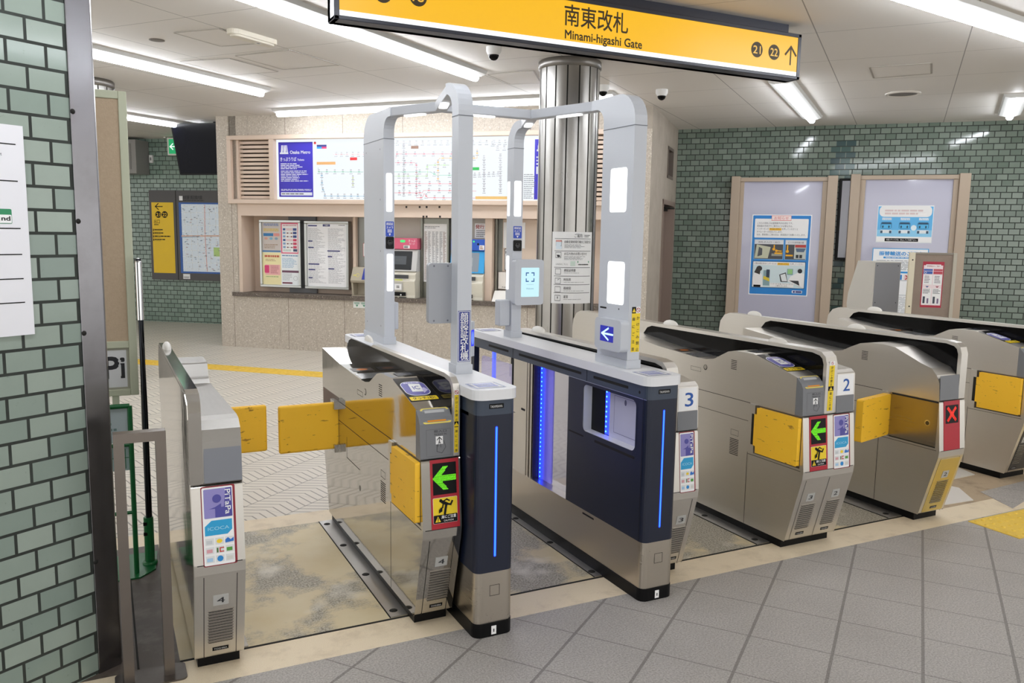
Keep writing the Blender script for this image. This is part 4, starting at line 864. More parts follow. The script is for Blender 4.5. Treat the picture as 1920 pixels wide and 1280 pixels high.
for sx in (-1, 1):
    for sz in (-1, 1): u, v = 2.197+sx*.025, 1.358+sz*.024; m.line(G, [(u-sx*.014, v), (u, v), (u, v-sz*.014)], .006, K)
m.line(G, [(2.175, 1.316), (2.22, 1.316)], .0012, flat('#6fa9c8')); m.text(G, 'Welcome', 2.197, 1.288, .010, flat('#62a5c8'), 'C', width=.048); m.build('display_screen', dp)

# ------------------------------------------------------------------ ticket machine wall
FB = thing('fare_map_board', 'long backlit railway fare map board in a beige frame above the ticket machines', 'map board', TK.p(2.9, 1.95, .03))
m = MB(); f = .05
for a in ((.185, 5.63, 2.785, 2.842), (.185, 5.63, 1.95, 2.008), (.185, .247, 2.008, 2.785), (5.568, 5.63, 2.008, 2.785), (.818, .888, 2.008, 2.785), (4.93, 5.0, 2.008, 2.785)): m.fbox(TK, *a, -.12, f, NB)
m.build('frame', FB, .006)
for u0, u1 in ((.247, .818), (5.0, 5.568)):
    m = MB(); m.fbox(TK, u0, u1, 2.008, 2.785, -.12, -.11, flat('#3a2a20', .8)); m.fbox(TK, u0, u0+.085, 2.008, 2.785, -.12, .0, NB)
    for i in range(14):
        z = 2.018+i*.0552; m.prism(Fr(TK.o, TK.N, (0, 0, 1), TK.U), [(-.10, z), (-.035, z), (-.035, z+.036), (-.10, z+.043)], u0+.085, u1, NB)
    m.build('louver_vent', FB)
m = MB(); m.fbox(TK, .888, 4.93, 2.008, 2.785, -.11, -.03, glow('#eef4f8', 1.05)); m.build('lit_panel', FB)
F = TK.sub(0, 0, -.03); m = MB(); m.step = .001; BL = flat('#3b32b4', .35); W_ = glow('#f4f6ff', .8)
def heading(o):
    m.rect(F, .918+o, 2.043-o*.005, 1.421+o, 2.753-o*.003, BL)
    for k in range(2): u = .952+o+k*.048; m.poly(F, [(u, 2.60), (u+.026, 2.60), (u+.036, 2.714), (u+.012, 2.714)], W_); m.poly(F, [(u+.022, 2.714), (u+.05, 2.714), (u+.068, 2.60), (u+.040, 2.60)], flat('#b9b7dc', .4))
    m.rect(F, .943+o, 2.600, 1.065+o, 2.622, W_)
heading(0)
m.text(F, 'Osaka Metro', 1.09, 2.603, .042, W_, width=.295, bold=.03); m.text(F, 'きっぷうりば', .945, 2.512, .042, W_, width=.235, bold=.02); m.text(F, 'Tickets', 1.195, 2.513, .026, W_, width=.10, bold=.03)
m.greek(F, .948, 2.40, 1.40, 2.485, 4, W_, .5, 2, .5); m.greek(F, .948, 2.24, 1.38, 2.39, 7, W_, .45, 3, .5); m.greek(F, .948, 2.12, 1.40, 2.15, 2, W_, .4, 4, .05); m.rect(F, .945, 2.063, 1.405, 2.103, W_); m.greek(F, .955, 2.072, 1.28, 2.094, 1, INK(), .5, 5, 0)
m.build('ticket_heading', FB)
m = MB(); m.step = .001; heading(3.49)
m.text(F, 'きっ', 4.445, 2.62, .05, W_, bold=.02); m.greek(F, 4.43, 2.43, 4.6, 2.55, 3, W_, .5, 7); m.rect(F, 4.43, 2.33, 4.62, 2.42, W_); m.build('ticket_heading', FB)
# the railway lines, from the photo
m = MB(); m.step = .001; rnd = random.Random(5)
def rail(col, pts, stops=0, w=.005, box='#8f9096', lab=True):
    P = [F.at(*p) for p in pts]; c = flat('#'+''.join('%02x' % int(int(col[i:i+2], 16)*.72+255*.28*.9) for i in (1, 3, 5)), .4); m.line(F, P, w, c)
    if not stops: return
    seg = [(math.dist(a, b), a, b) for a, b in zip(P, P[1:])]; T = sum(s[0] for s in seg)
    for i in range(stops):
        x = T*(i+.5)/stops
        for L, a, b in seg:
            if x <= L: break
            x -= L
        u, v = a[0]+(b[0]-a[0])*x/L, a[1]+(b[1]-a[1])*x/L
        m.rect(F, u-.014, v-.007, u+.014, v+.007, c); m.rect(F, u-.012, v+.014, u+.012, v+.032, flat('#b9babf')); 
        if lab: m.greek(F, u-.022, v-.034, u+.022, v-.016, 1, flat('#a3a4aa'), .5, i+int(u*100), 0)
bx = lambda x, y: (720+x*.21875, 240+y*.21875); ax = lambda x, y: (420+x*.15625, 230+y*.15625)
rail('#c9a0a6', [ax(1310, 380), (720, 289.5)], 9, .004); rail('#c46d7c', [bx(100, 260), bx(110, 222), bx(700, 222)], 8); rail('#b35d6e', [bx(95, 297), bx(265, 297), bx(278, 315), bx(278, 590)], 8)
rail('#7f7f86', [bx(170, 130), bx(170, 590)], 9, .004); rail('#5fa98a', [ax(1130, 540), ax(1135, 588), ax(1670, 590)], 6); rail('#5fa98a', [(690, 322), bx(400, 376), bx(450, 405), bx(760, 405)], 7)
rail('#97c079', [bx(90, 412), bx(375, 412), bx(372, 318), bx(560, 318)], 7); rail('#e0a04e', [bx(465, 470), bx(465, 275), bx(480, 258), bx(800, 258), bx(800, 180)], 9); rail('#d9707a', [bx(90, 475), bx(790, 478)], 8)
rail('#cf5c66', [bx(90, 555), bx(330, 555), bx(340, 535), bx(620, 537), bx(790, 540)], 8); rail('#cf5c66', [bx(280, 597), bx(330, 597), bx(345, 560), bx(375, 597), bx(790, 600)], 7); rail('#5f93b8', [ax(1175, 590), ax(1180, 790), ax(1210, 830), ax(1210, 880), (690, 368)], 10)
rail('#a9aab0', [bx(90, 130), bx(920, 125), bx(970, 172), bx(1060, 172)], 18, .003, '#a5a6ab'); rail('#a9aab0', [bx(920, 125), bx(1160, 122)], 5, .003); rail('#9b9ca4', [bx(858, 235), bx(858, 560)], 8, .003, '#8a8b92'); rail('#9b9ca4', [bx(998, 220), bx(998, 560)], 9, .003, '#8a8b92'); rail('#9b9ca4', [bx(760, 405), bx(1000, 392)], 6, .003); rail('#b8c486', [ax(1550, 640), ax(1550, 770)], 3, .003)
for (x, y), wd, c in ((ax(1555, 433), .10, '#c93238'), (bx(265, 165), .10, '#8d6e5e'), (bx(782, 349), .11, '#2fae52'), (bx(950, 598), .50, '#d9b56e'), (ax(1225, 486), .27, '#d6a46a')):
    u, v = F.at(x, y); m.rect(F, u-wd/2, v-.018, u+wd/2, v+.018, flat(c, .4))
u, v = F.at(*ax(1172, 288)); m.rect(F, u-.07, v, u+.07, v+.025, flat('#2b2f7a')); m.rect(F, u-.07, v-.025, u, v, flat('#2a8fd0')); m.rect(F, u, v-.025, u+.07, v, flat('#c43a6a')); u, v = F.at(*ax(1092, 243)); m.disc(F, u, v, .017, flat('#c93238'))
for x, y, r in ((1200, 395, 12), (870, 235, 1), (1010, 240, 1)): pass
u, v = F.at(*bx(1200, 390)); m.greek(F, u, 2.03, u+.16, v, 13, flat('#6d6f76'), .35, 9, .6); m.build('fare_map', FB)
# panels behind the machines
m = MB(); GM = steel('machine wall panel', '#8f8f8a', .34, 'z', .1)
for u0, u1, mm in ((.909, 1.324, flat('#77777a', .4)), (1.94, 2.40, GM), (2.40, 2.86, flat('#b9b4aa', .4)), (3.25, 3.30, GM), (3.30, 3.767, flat('#b3aea4', .4))): m.fbox(TK, u0, u1, .757, 1.79, -.30, -.262, mm)
m.fbox(TK, 3.767, 3.86, .757, 1.79, -.30, -.10, NB); m.fbox(TK, 1.90, 1.94, .757, 1.79, -.30, -.20, NB); m.fbox(TK, 4.75, 4.80, .757, 1.79, -.3, -.2, GM); struct(m, 'trim_3')
def notice_board(u0, u1, v0, v1, label):
    t = thing('notice_board', label, 'notice board', TK.p((u0+u1)/2, v0, -.2), 'silver framed notice boards'); AL = steel('board aluminium', '#c3c6c4', .3, 'z', .08); m = MB(); w = .035
    m.fbox(TK, u0, u1, v0, v0+w, -.25, -.15, AL); m.fbox(TK, u0, u1, v1-w, v1, -.25, -.15, AL); m.fbox(TK, u0, u0+w, v0+w, v1-w, -.25, -.15, AL); m.fbox(TK, u1-w, u1, v0+w, v1-w, -.25, -.15, AL); m.build('frame', t, .006)
    m = MB(); m.fbox(TK, u0+w, u1-w, v0+w, v1-w, -.25, -.175, PAPER); m.build('board_panel', t); return t
PF = TK.sub(0, 0, -.175)
notice_board(.522, 1.15, .828, 1.742, 'silver notice board holding four coloured notices')
def notice(pts, label, bgc, draw, name='notice_poster', step=.0012, F=PF, grp=None, cat='poster'):
    u0, v0, u1, v1 = pts; m = MB(); m.step = step; m.fbox(F, u0, u1, v0, v1, .0, step*.7, flat(bgc, .5)); m.boxes.clear(); draw(m, F, u0, v0, u1, v1, u1-u0, v1-v0); return tagd(m, name, label, cat, grp)
def d1(m, F, u0, v0, u1, v1, W, H):
    m.greek(F, u0+W*.08, v1-H*.12, u1-W*.1, v1-H*.03, 2, flat('#7d8fb8'), .7, 1, 0); m.greek(F, u0+W*.08, v1-H*.30, u1-W*.1, v1-H*.20, 2, flat('#e0c24a'), .6, 2, 0); m.rect(F, u0+W*.06, v1-H*.46, u0+W*.6, v1-H*.36, flat('#3b7fb8')); m.rect(F, u0+W*.62, v1-H*.46, u1-W*.06, v1-H*.36, flat('#e39a94'))
    for i in range(3): m.disc(F, u0+W*(.2+.28*i), v1-H*.54, W*.09, flat(('#d9a08c', '#7fb3d0', '#86a6bc')[i]), W*.06)
    m.greek(F, u0+W*.1, v0+H*.12, u1-W*.1, v0+H*.28, 3, flat('#9a8060'), .45, 4); m.rect(F, u0, v0, u1, v0+H*.06, flat('#5f86b3'))
def d2(m, F, u0, v0, u1, v1, W, H):
    m.rrect(F, u0+W*.07, v0+H*.04, u1-W*.07, v1-H*.05, .008, PAPER); m.greek(F, u0+W*.12, v1-H*.11, u1-W*.1, v1-H*.07, 1, flat('#d58a94'), .7, 1, 0)
    for i in range(6):
        y = v1-H*(.22+.115*i); c = ('#3d4f8c', '#3d4f8c', '#3d4f8c', '#d8506c', '#d8506c', '#d8506c')[i]; m.rect(F, u0+W*.12, y-H*.03, u0+W*.26, y+H*.04, flat(('#3d5f9c', '#86a6cc')[i % 3 > 0])); m.rect(F, u1-W*.32, y-H*.035, u1-W*.12, y+H*.045, flat(c))
        if i % 3: m.disc(F, u0+W*.38, y, W*.055, flat('#7b4a4a'), W*.03); m.disc(F, u0+W*.60, y, W*.055, flat('#7b4a4a'), W*.03); m.rect(F, u0+W*.44, y-.002, u0+W*.54, y+.002, flat('#8a8a8a'))
        else: m.greek(F, u0+W*.3, y-H*.03, u0+W*.66, y+H*.04, 3, flat('#e0a0a8'), .5, i, 0)
    m.rect(F, u1-W*.32, v0+H*.07, u1-W*.10, v0+H*.15, flat('#3c4a6a')); m.greek(F, u0+W*.12, v0+H*.07, u0+W*.6, v0+H*.14, 2, flat('#8fb0a0'), .4, 8)
def d3(m, F, u0, v0, u1, v1, W, H):
    m.greek(F, u0+W*.1, v1-H*.16, u1-W*.08, v1-H*.07, 1, flat('#c0604a'), .7, 1, 0); m.greek(F, u0+W*.15, v1-H*.28, u1-W*.12, v1-H*.19, 2, flat('#b08a6a'), .4, 2); m.rrect(F, u0+W*.12, v0+H*.30, u1-W*.05, v0+H*.62, .01, flat('#f0b6b4')); m.rrect(F, u0+W*.09, v0+H*.36, u0+W*.34, v0+H*.60, .012, flat('#e0457c')); m.greek(F, u0+W*.42, v0+H*.34, u1-W*.1, v0+H*.60, 6, flat('#c07a80'), .45, 3); m.greek(F, u0+W*.15, v0+H*.22, u1-W*.1, v0+H*.27, 1, flat('#9ab070'), .5, 4)
def d4(m, F, u0, v0, u1, v1, W, H):
    m.greek(F, u0+W*.05, v1-H*.08, u1-W*.05, v1-H*.03, 1, flat('#6a90b4'), .7, 1, 0); m.greek(F, u0+W*.05, v1-H*.45, u1-W*.08, v1-H*.12, 9, flat('#8fb4d4'), .45, 2); m.rect(F, u0+W*.03, v0+H*.40, u1-W*.02, v0+H*.47, flat('#6f4a5e')); m.greek(F, u0+W*.05, v0+H*.14, u0+W*.62, v0+H*.38, 5, flat('#a9a9a9'), .35, 3); m.ring(F, u1-W*.22, v0+H*.22, W*.1, W*.115, flat('#b5b5b5')); m.rect(F, u0+W*.04, v0+H*.04, u0+W*.6, v0+H*.09, flat('#7a3a4c'))
notice((.558, 1.305, .838, 1.706), 'blue-grey notice at the upper corner of the silver board, next to the pink one', '#cfc6c0', d1); notice((.842, 1.29, 1.114, 1.706), 'pink-bordered notice with two columns of icons on the silver board', '#e2708a', d2)
notice((.558, .864, .838, 1.30), 'pale yellow notice with a pink box on the silver board', '#f2e8b4', d3); notice((.842, .864, 1.114, 1.285), 'white and pale blue notice with a plum band on the silver board', '#eef3f6', d4)
notice_board(1.207, 1.857, .825, 1.735, 'silver notice board holding one large white timetable-like sheet')
def d5(m, F, u0, v0, u1, v1, W, H):
    K = flat('#3b3f78'); m.rect(F, u0+W*.40, v1-H*.045, u0+W*.58, v1-H*.01, K); m.text(F, 'ご案内', u0+W*.49, v1-H*.038, H*.02, PAPER, 'C')
    m.greek(F, u0+W*.03, v0+H*.05, u0+W*.47, v1-H*.07, 56, flat('#b0b0b4'), .38, 2, .5); m.greek(F, u0+W*.53, v0+H*.05, u1-W*.03, v1-H*.07, 56, flat('#b0b0b4'), .38, 3, .5)
    for x, y, w_ in ((.02, .965, .23), (.02, .72, .11), (.02, .62, .14), (.02, .355, .28), (.02, .265, .17), (.02, .135, .10), (.51, .57, .32), (.52, .48, .11), (.53, .285, .15)): m.rect(F, u0+W*x, v0+H*y-.008, u0+W*(x+w_), v0+H*y+.008, K)
    m.greek(F, u1-W*.2, v1-H*.03, u1-W*.04, v1-H*.015, 1, flat('#4a4a50'), .6, 3, 0)
notice((1.243, .861, 1.821, 1.70), 'large white two-column information sheet with navy headings on the silver board', '#f3f3f5', d5)
# intercom notice and intercom box
F = TK.sub(0, 0, -.26); m = MB(); m.step = .0012; u0, v0, u1, v1 = 2.018, 1.272, 2.36, 1.452; m.rrect(F, u0, v0, u1, v1, .012, flat('#c4606c')); m.rrect(F, u0+.006, v0+.006, u1-.006, v1-.006, .01, PAPER)
for i, s_ in enumerate(('呼び出し', '押して', 'オペレーター', '応答し')): m.text(F, s_, u0+.03+.02*(i % 2), v1-.044-.04*i, .021, flat('#55556a'))
tagd(m, 'instruction_notice', 'white notice with a red border on the grey panel above the intercom box', 'notice')
t = thing('intercom', 'beige sloped intercom box with a blue label standing on the stone ledge', 'intercom', TK.p(2.06, .757, -.15)); CR = flat('#b3aa97', .4); m = MB()
G = Fr(TK.o, TK.N, (0, 0, 1), TK.U); m.prism(G, [(-.26, .757), (-.06, .757), (-.06, .765), (-.20, .765), (-.20, .93), (-.045, .935), (-.03, .965), (-.12, 1.135), (-.26, 1.135)], 1.94, 2.34, CR); m.prism(G, [(-.20, .765), (-.08, .765), (-.06, .935), (-.20, .935)], 1.94, 1.965, CR); m.prism(G, [(-.20, .765), (-.08, .765), (-.06, .935), (-.20, .935)], 2.30, 2.34, CR); m.build('housing', t, .006)
nrm = Vector(TK.N)*.17+Vector((0, 0, .09)); vv = Vector((0, 0, .17))-Vector(TK.N)*.09; F = Fr(TK.p(1.94, .967, -.029), TK.U, vv, nrm); m = MB(); m.step = .001
m.rect(F, .16, .012, .30, .175, flat('#2b3a96', .4)); m.vtext(F, '呼出し', .23, .17, .045, PAPER, .048); m.ring(F, .09, .075, .02, .026, flat('#d8cf6a')); m.greek(F, .03, .055, .075, .09, 1, flat('#d8cf6a'), .5, 2, 0); m.build('front_label', t)
F = TK.sub(0, 0, .0); m = MB(); m.step = .0012; m.rect(F, 1.996, .608, 2.20, .694, flat('#eef2ee', .5)); 
for i in range(2): m.greek(F, 2.012+.10*i, .655, 2.085+.10*i, .682, 2, flat('#5aa080'), .6, i+2, 0); m.poly(F, [(2.03+.1*i, .65), (2.07+.1*i, .65), (2.05+.1*i, .62)], flat('#5aa080'))
tagd(m, 'wall_sticker', 'white sticker with green arrows on the stone just under the ledge', 'sticker')
# ticket machines
def machine(u0, u1, hc, sc, scr, label, draw):
    t = thing('ticket_machine', label, 'ticket machine', TK.p((u0+u1)/2, .757, -.15)); W = u1-u0; IV = flat('#d9d4c4', .4); m = MB()
    m.prism(G, [(-.262, .757), (-.03, .757), (-.035, .80), (-.02, .98), (-.05, 1.0), (-.05, 1.065), (-.10, 1.10), (-.262, 1.10)], u0, u1, IV); m.build('lower_body', t, .008)
    m = MB(); m.prism(G, [(-.262, 1.10), (-.07, 1.10), (-.13, 1.38), (-.262, 1.38)], u0, u1, flat(sc, .35)); m.build('screen_hood', t, .006)
    nrm = Vector(TK.N)*.28+Vector((0, 0, .06)); vv = Vector((0, 0, .28))-Vector(TK.N)*.06; F = Fr(TK.p(u0, 1.10, -.07), TK.U, vv, nrm); m = MB(); m.step = .001
    m.rrect(F, W*.04, .02, W*.84, .265, .01, flat(scr, .15)); m.rect(F, W*.16, .09, W*.66, .2, flat('#5a5f64' if scr < '#5' else '#a5adb3', .2)); m.greek(F, W*.24, .13, W*.56, .165, 2, flat('#4f5458'), .5, 4); m.build('touch_screen', t)
    m = MB(); m.fbox(TK, u0, u1, 1.385, 1.528, -.262, -.11, flat(hc, .4)); h = m.build('header', t, .004); m = MB(); m.step = .001; draw(m, TK.sub(0, 0, -.11), u0, W); m.build('header_print', h)
    F = TK.sub(0, 0, -.022); m = MB(); m.step = .001; m.rect(F, u0+W*.05, 1.01, u0+W*.80, 1.058, flat('#3a3c40', .3), .0); m.build('coin_slot', t); F = TK.sub(0, 0, -.018)
    m = MB(); m.step = .001; m.rrect(F, u0+W*.30, .985, u0+W*.62, 1.0, .006, flat('#cfd85a', .4)); m.rrect(F, u0+W*.22, .85, u0+W*.62, .96, .006, flat('#b9b7b0', .3)); m.rect(F, u0+W*.26, .865, u0+W*.58, .94, PAPER); m.greek(F, u0+W*.42, .885, u0+W*.55, .92, 2, INK(), .6, 6); m.rrect(F, u0+W*.34, .785, u0+W*.72, .835, .004, BLACK()); m.disc(F, u0+W*.56, .80, .010, PAPER); m.rect(F, u0+W*.28, .763, u0+W*.45, .772, GAP()); m.rect(F, u0+W*.5, .763, u0+W*.74, .772, GAP()); m.build('tray_fittings', t)
    return t
def h1(m, F, u0, W):
    m.rrect(F, u0+W*.45, 1.472, u0+W*.62, 1.505, .016, glow('#46e07a', 1.2)); m.text(F, 'きっぷ', u0+W*.72, 1.48, .026, PAPER, width=W*.22); m.text(F, 'カード', u0+W*.74, 1.445, .02, PAPER, width=W*.18); m.rect(F, u0+W*.56, 1.395, u0+W*.76, 1.435, PAPER); m.greek(F, u0+W*.58, 1.40, u0+W*.72, 1.43, 2, INK(), .7, 3)
def h2(m, F, u0, W):
    m.disc(F, u0+W*.68, 1.50, .012, glow('#46e07a', 1.2)); m.rect(F, u0+W*.78, 1.455, u0+W*.83, 1.48, BLACK()); m.rrect(F, u0+W*.84, 1.395, u0+W*.985, 1.455, .006, PAPER); m.greek(F, u0+W*.86, 1.402, u0+W*.97, 1.448, 3, flat('#a06a4a'), .6, 2)
machine(2.42, 2.852, '#d6607c', '#c9c8c6', '#34373a', 'ticket machine with a pink header and a dark sloping screen', h1)
machine(3.31, 3.763, '#2458c0', '#38a4e2', '#8f9aa4', 'ticket machine with a royal blue header and a bright blue screen surround', h2)
# price list, papers, no smoking sign, sloping box
t = thing('price_list', 'tall white fare table in a grey steel frame between the pink and blue machines', 'fare table', TK.p(3.05, .757, -.24)); m = MB(); GS = steel('list steel', '#87877f', .34, 'z', .1)
m.fbox(TK, 2.862, 3.246, .757, 1.785, -.262, -.235, GS); m.fbox(TK, 2.862, 2.886, .757, 1.785, -.235, -.205, GS); m.fbox(TK, 3.222, 3.246, .757, 1.785, -.235, -.205, GS); m.build('frame', t)
F = TK.sub(0, 0, -.235); m = MB(); m.step = .001; m.rect(F, 2.893, .966, 3.218, 1.716, PAPER); m.greek(F, 2.905, 1.655, 3.12, 1.69, 2, flat('#77777a'), .4, 1)
for i in range(3):
    for j in range(2): u = 2.905+.103*i+.048*j; m.greek(F, u, .985, u+.042, 1.62, 48, flat('#8a8a8c' if (i+j) % 3 else '#a08478'), .5, 10+i*2+j, .5)
m.build('fare_sheet', t)
F = TK.sub(0, 0, -.262); m = MB(); m.step = .001; m.rect(F, 3.58, 1.545, 3.745, 1.73, PAPER); m.text(F, '発行', 3.59, 1.665, .042, flat('#b03a30'), width=.115, bold=.02); m.greek(F, 3.60, 1.555, 3.735, 1.65, 4, flat('#8a8a8a'), .45, 3); tagd(m, 'paper_notice', 'white paper with red lettering above the blue ticket machine', 'notice')
m = MB(); m.fbox(TK, 3.868, 4.74, 1.128, 1.785, -.30, -.255, flat('#d9c6b4', .45)); m.fbox(TK, 3.872, 3.90, .757, 1.785, -.30, -.20, GS); m.fbox(TK, 3.90, 3.955, 1.128, 1.785, -.255, -.25, flat('#86867e', .4)); struct(m, 'trim_3')
F = TK.sub(0, 0, -.25); m = MB(); m.step = .001; m.rect(F, 3.965, 1.425, 4.25, 1.748, PAPER); m.greek(F, 4.01, 1.62, 4.22, 1.72, 6, flat('#b5b5b5'), .35, 2); m.greek(F, 4.02, 1.50, 4.2, 1.58, 3, flat('#c5c5c5'), .35, 4); tagd(m, 'paper_notice', 'pale sheet of small print high above the no smoking sign', 'notice')
m = MB(); m.step = .001; F = TK.sub(0, 0, -.248); m.rect(F, 3.985, 1.142, 4.20, 1.416, flat('#3a3a40')); m.rect(F, 3.993, 1.15, 4.192, 1.408, PAPER); m.rect(F, 4.0, 1.355, 4.13, 1.388, BLACK()); m.greek(F, 4.01, 1.26, 4.18, 1.34, 4, flat('#8d8d8d'), .4, 3); m.rect(F, 4.02, 1.165, 4.10, 1.215, flat('#e0b23a')); tagd(m, 'paper_notice', 'dark-edged sheet with a small yellow block just above the no smoking sign', 'notice')
m = MB(); m.fbox(TK, 3.905, 4.35, .90, 1.126, -.28, -.235, flat('#8c857c', .4)); F = TK.sub(0, 0, -.235); m.step = .001; m.rect(F, 3.912, .907, 4.343, 1.119, flat('#f2ece4', .45)); m.ring(F, 4.128, 1.03, .055, .072, RED()); m.line(F, [(4.085, 1.072), (4.171, .988)], .013, RED()); m.fbox(F, 4.09, 4.165, 1.022, 1.034, .004, .005, INK()); m.text(F, 'NO SMOKING', 4.128, .918, .020, INK(), 'C', width=.33); tagd(m, 'no_smoking_sign', 'white no smoking sign with a barred red circle on the beige wall', 'sign')
m = MB(); m.prism(G, [(-.26, .757), (-.03, .757), (-.16, .885), (-.26, .885)], 3.885, 4.36, flat('#f0eee8', .45)); tagd(m, 'document_tray', 'white sloping box on the ledge below the no smoking sign', 'box', bevel=.004)
m = MB(); m.fbox(TK, 4.52, 4.58, 1.16, 1.24, -.255, -.25, flat('#c79a4a', .5)); tagd(m, 'wall_sticker', 'small ochre sticker on the beige panel beside the steel pillar', 'sticker')
# notice wrapped round the pillar
t0 = math.atan2(-.86, -.5); m = MB(); nn_ = pr+.004
def ppx(x, y):
    d = RT*((x-960)/FPX) - UP*((y-640)/FPX) + FW; c = Vector((0, 0, CAMH)); a = d.x**2+d.y**2; bb = d.x*(c.x-pc.x)+d.y*(c.y-pc.y); q = (c.x-pc.x)**2+(c.y-pc.y)**2-nn_**2; k = (-bb-math.sqrt(bb*bb-a*q))/a; p = c+d*k
    return math.atan2(p.y-pc.y, p.x-pc.x), p.z
class Cyl:
    def p(s, a, z, n=0.0): return Vector((pc.x+(nn_+n)*math.cos(a), pc.y+(nn_+n)*math.sin(a), z))
CY = Cyl(); aL = ppx(1036, 434)[0]; aR = ppx(1110, 436)[0]; zT = ppx(1036, 434)[1]; zB = ppx(1034, 568)[1]
if aR < aL: aR += 2*math.pi
K_ = 16; m.add([CY.p(aL+(aR-aL)*i/K_, z) for i in range(K_+1) for z in (zB, zT)], [(2*i, 2*i+2, 2*i+3, 2*i+1) for i in range(K_)], flat('#eceded', .5))
def X(x, y): return aL+(aR-aL)*x, zB+(zT-zB)*y
m.step = .0012
def strip(x0, x1, y0, y1, mat):
    n = .0012; k = max(2, int((x1-x0)*K_)); m.add([CY.p(*X(x0+(x1-x0)*i/k, y), n) for i in range(k+1) for y in (y0, y1)], [(2*i, 2*i+2, 2*i+3, 2*i+1) for i in range(k)], mat)
K = INK()
class CF:   # lettering frame bent on the pillar: u along the sheet (0..1), v up the sheet (0..1)
    def p(s, u, v, n=0.0): return CY.p(*X(u, v), .0016+n*.5)
cf = CF(); m.step = .0004
for y in (.905, .735, .505, .385, .265, .15): strip(.06, .95, y-.003, y+.003, K)
m.text(cf, 'ご案内', .50, .925, .045, K, width=.18); m.greek(cf, .74, .925, .92, .965, 2, K, .4, 1)
rows = ((.85, '自動定期券発行機のご利用方法', .66), (.685, 'お忘れ物のお問い合わせ', .54), (.455, '遅延証明書', .26), (.325, '時刻表', .16), (.205, '路線図', .16), (.085, '運賃', .10))
for i, (y, s_, w_) in enumerate(rows):
    m.text(cf, s_, .28, y-.005, .032, K, width=w_); m.greek(cf, .28, y-(.075 if i < 2 else .032), .80, y-.02, 4 if i < 2 else 1, flat('#77777a'), .35, i)
    m.frame(cf, .09, y-.045, .21, y+.03, .006, K)
m.rect(cf, .09, .76, .22, .86, flat('#d8e6f0')); m.rect(cf, .09, .86, .22, .885, flat('#d89a90')); m.poly(cf, [(.11, .68), (.17, .68), (.20, .655), (.14, .645)], K); m.text(cf, '¥', .15, .062, .045, K, 'C'); m.line(cf, [(.15, .325), (.15, .335), (.18, .34)], .006, K)
m.text(cf, 'LINEはこちら', .10, .54, .022, flat('#8d8f8d'), width=.26); m.rect(cf, .42, .525, .53, .595, flat('#cfe0d6')); m.rect(cf, .58, .572, .90, .597, flat('#4a9a74')); m.greek(cf, .60, .535, .88, .56, 1, INK(), .6, 4, 0)
tagd(m, 'pillar_notice', 'white information sheet wrapped round the steel pillar', 'notice')

# ------------------------------------------------------------------ far tiled wall on the left
t = thing('area_map_board', 'dark framed wall board with a yellow exit panel and a pale street map', 'map board', LW.p(.95, .735, .05)); m = MB(); m.fbox(LW, .262, 1.95, .735, 2.243, 0, .07, flat('#4c4a4a', .4)); m.fbox(LW, .763, .775, .735, 2.243, .07, .072, GAP()); m.build('frame', t, .004)
F = LW.sub(0, 0, .07); m = MB(); m.step = .0015; m.rect(F, .306, .847, .719, 2.040, flat('#f2c80a', .4)); K = BLACK()
u, v = F.at(296, 387); m.line(F, [(u-.04, v), (u+.085, v)], .014, K); m.line(F, [(u+.01, v+.05), (u-.045, v), (u+.01, v-.05)], .014, K)
for px, s_ in ((297, '21'), (309, '22')): u, v = F.at(px, 402); m.disc(F, u, v, .056, K); m.text(F, s_, u, v-.03, .06, flat('#f2c80a'), 'C', width=.075, bold=.02)
m.text(F, '出口', .345, 1.69, .055, K, width=.11); m.greek(F, .345, 1.655, .43, 1.675, 1, K, .6, 1, 0)
for i in range(4): m.rect(F, .318, 1.555-.055*i, .335, 1.595-.055*i, K); m.greek(F, .345, 1.57-.055*i, .345+(.16, .17, .30, .2)[i], 1.592-.055*i, 1, K, .8, i, 0); m.greek(F, .345, 1.555-.055*i, .46, 1.565-.055*i, 1, flat('#6a5a10'), .6, i+5, 0)
m.build('exit_panel', t)
m = MB(); m.step = .0015; m.text(F, '本町駅 周辺案内図', .90, 2.10, .05, INK(), width=.36, bold=.02); m.rect(F, .835, 2.075, .90, 2.15, PAPER); m.greek(F, .90, 2.065, 1.3, 2.085, 1, INK(), .6, 1, 0); m.rect(F, .82, .855, 1.9, 2.042, flat('#2d5fae', .4)); m.rect(F, .868, .885, 1.88, 2.015, glow('#e4edf2', .5))
rnd = random.Random(9)
for i in range(11): m.line(F, [(.87, .93+.105*i), (1.88, .93+.105*i)], .005, flat('#f7f7f2'))
for i in range(9): m.line(F, [(.93+.115*i, .89), (.93+.115*i, 2.01)], .006, flat('#f7f7f2'))
m.line(F, [(.87, 1.48), (1.88, 1.50)], .022, flat('#e2b8a4')); m.line(F, [(1.32, .9), (1.30, 1.5), (1.31, 2.0)], .014, flat('#eeb7b0')); m.line(F, [(.87, 1.46), (1.2, 1.475)], .012, flat('#9cc3e0')); m.rect(F, 1.45, 1.15, 1.6, 1.3, flat('#bfe08a'))
for i in range(150): u, v = .88+rnd.random()*.95, .9+rnd.random()*1.08; m.rect(F, u, v, u+.012+.03*rnd.random(), v+.010, flat(rnd.choice(['#8d8f94', '#b08d8d', '#8aa0b5', '#77797e'])))
m.rect(F, .86, .755, .99, .84, PAPER); m.greek(F, .87, .765, .98, .80, 2, flat('#77777a'), .5, 3); m.build('street_map', t)
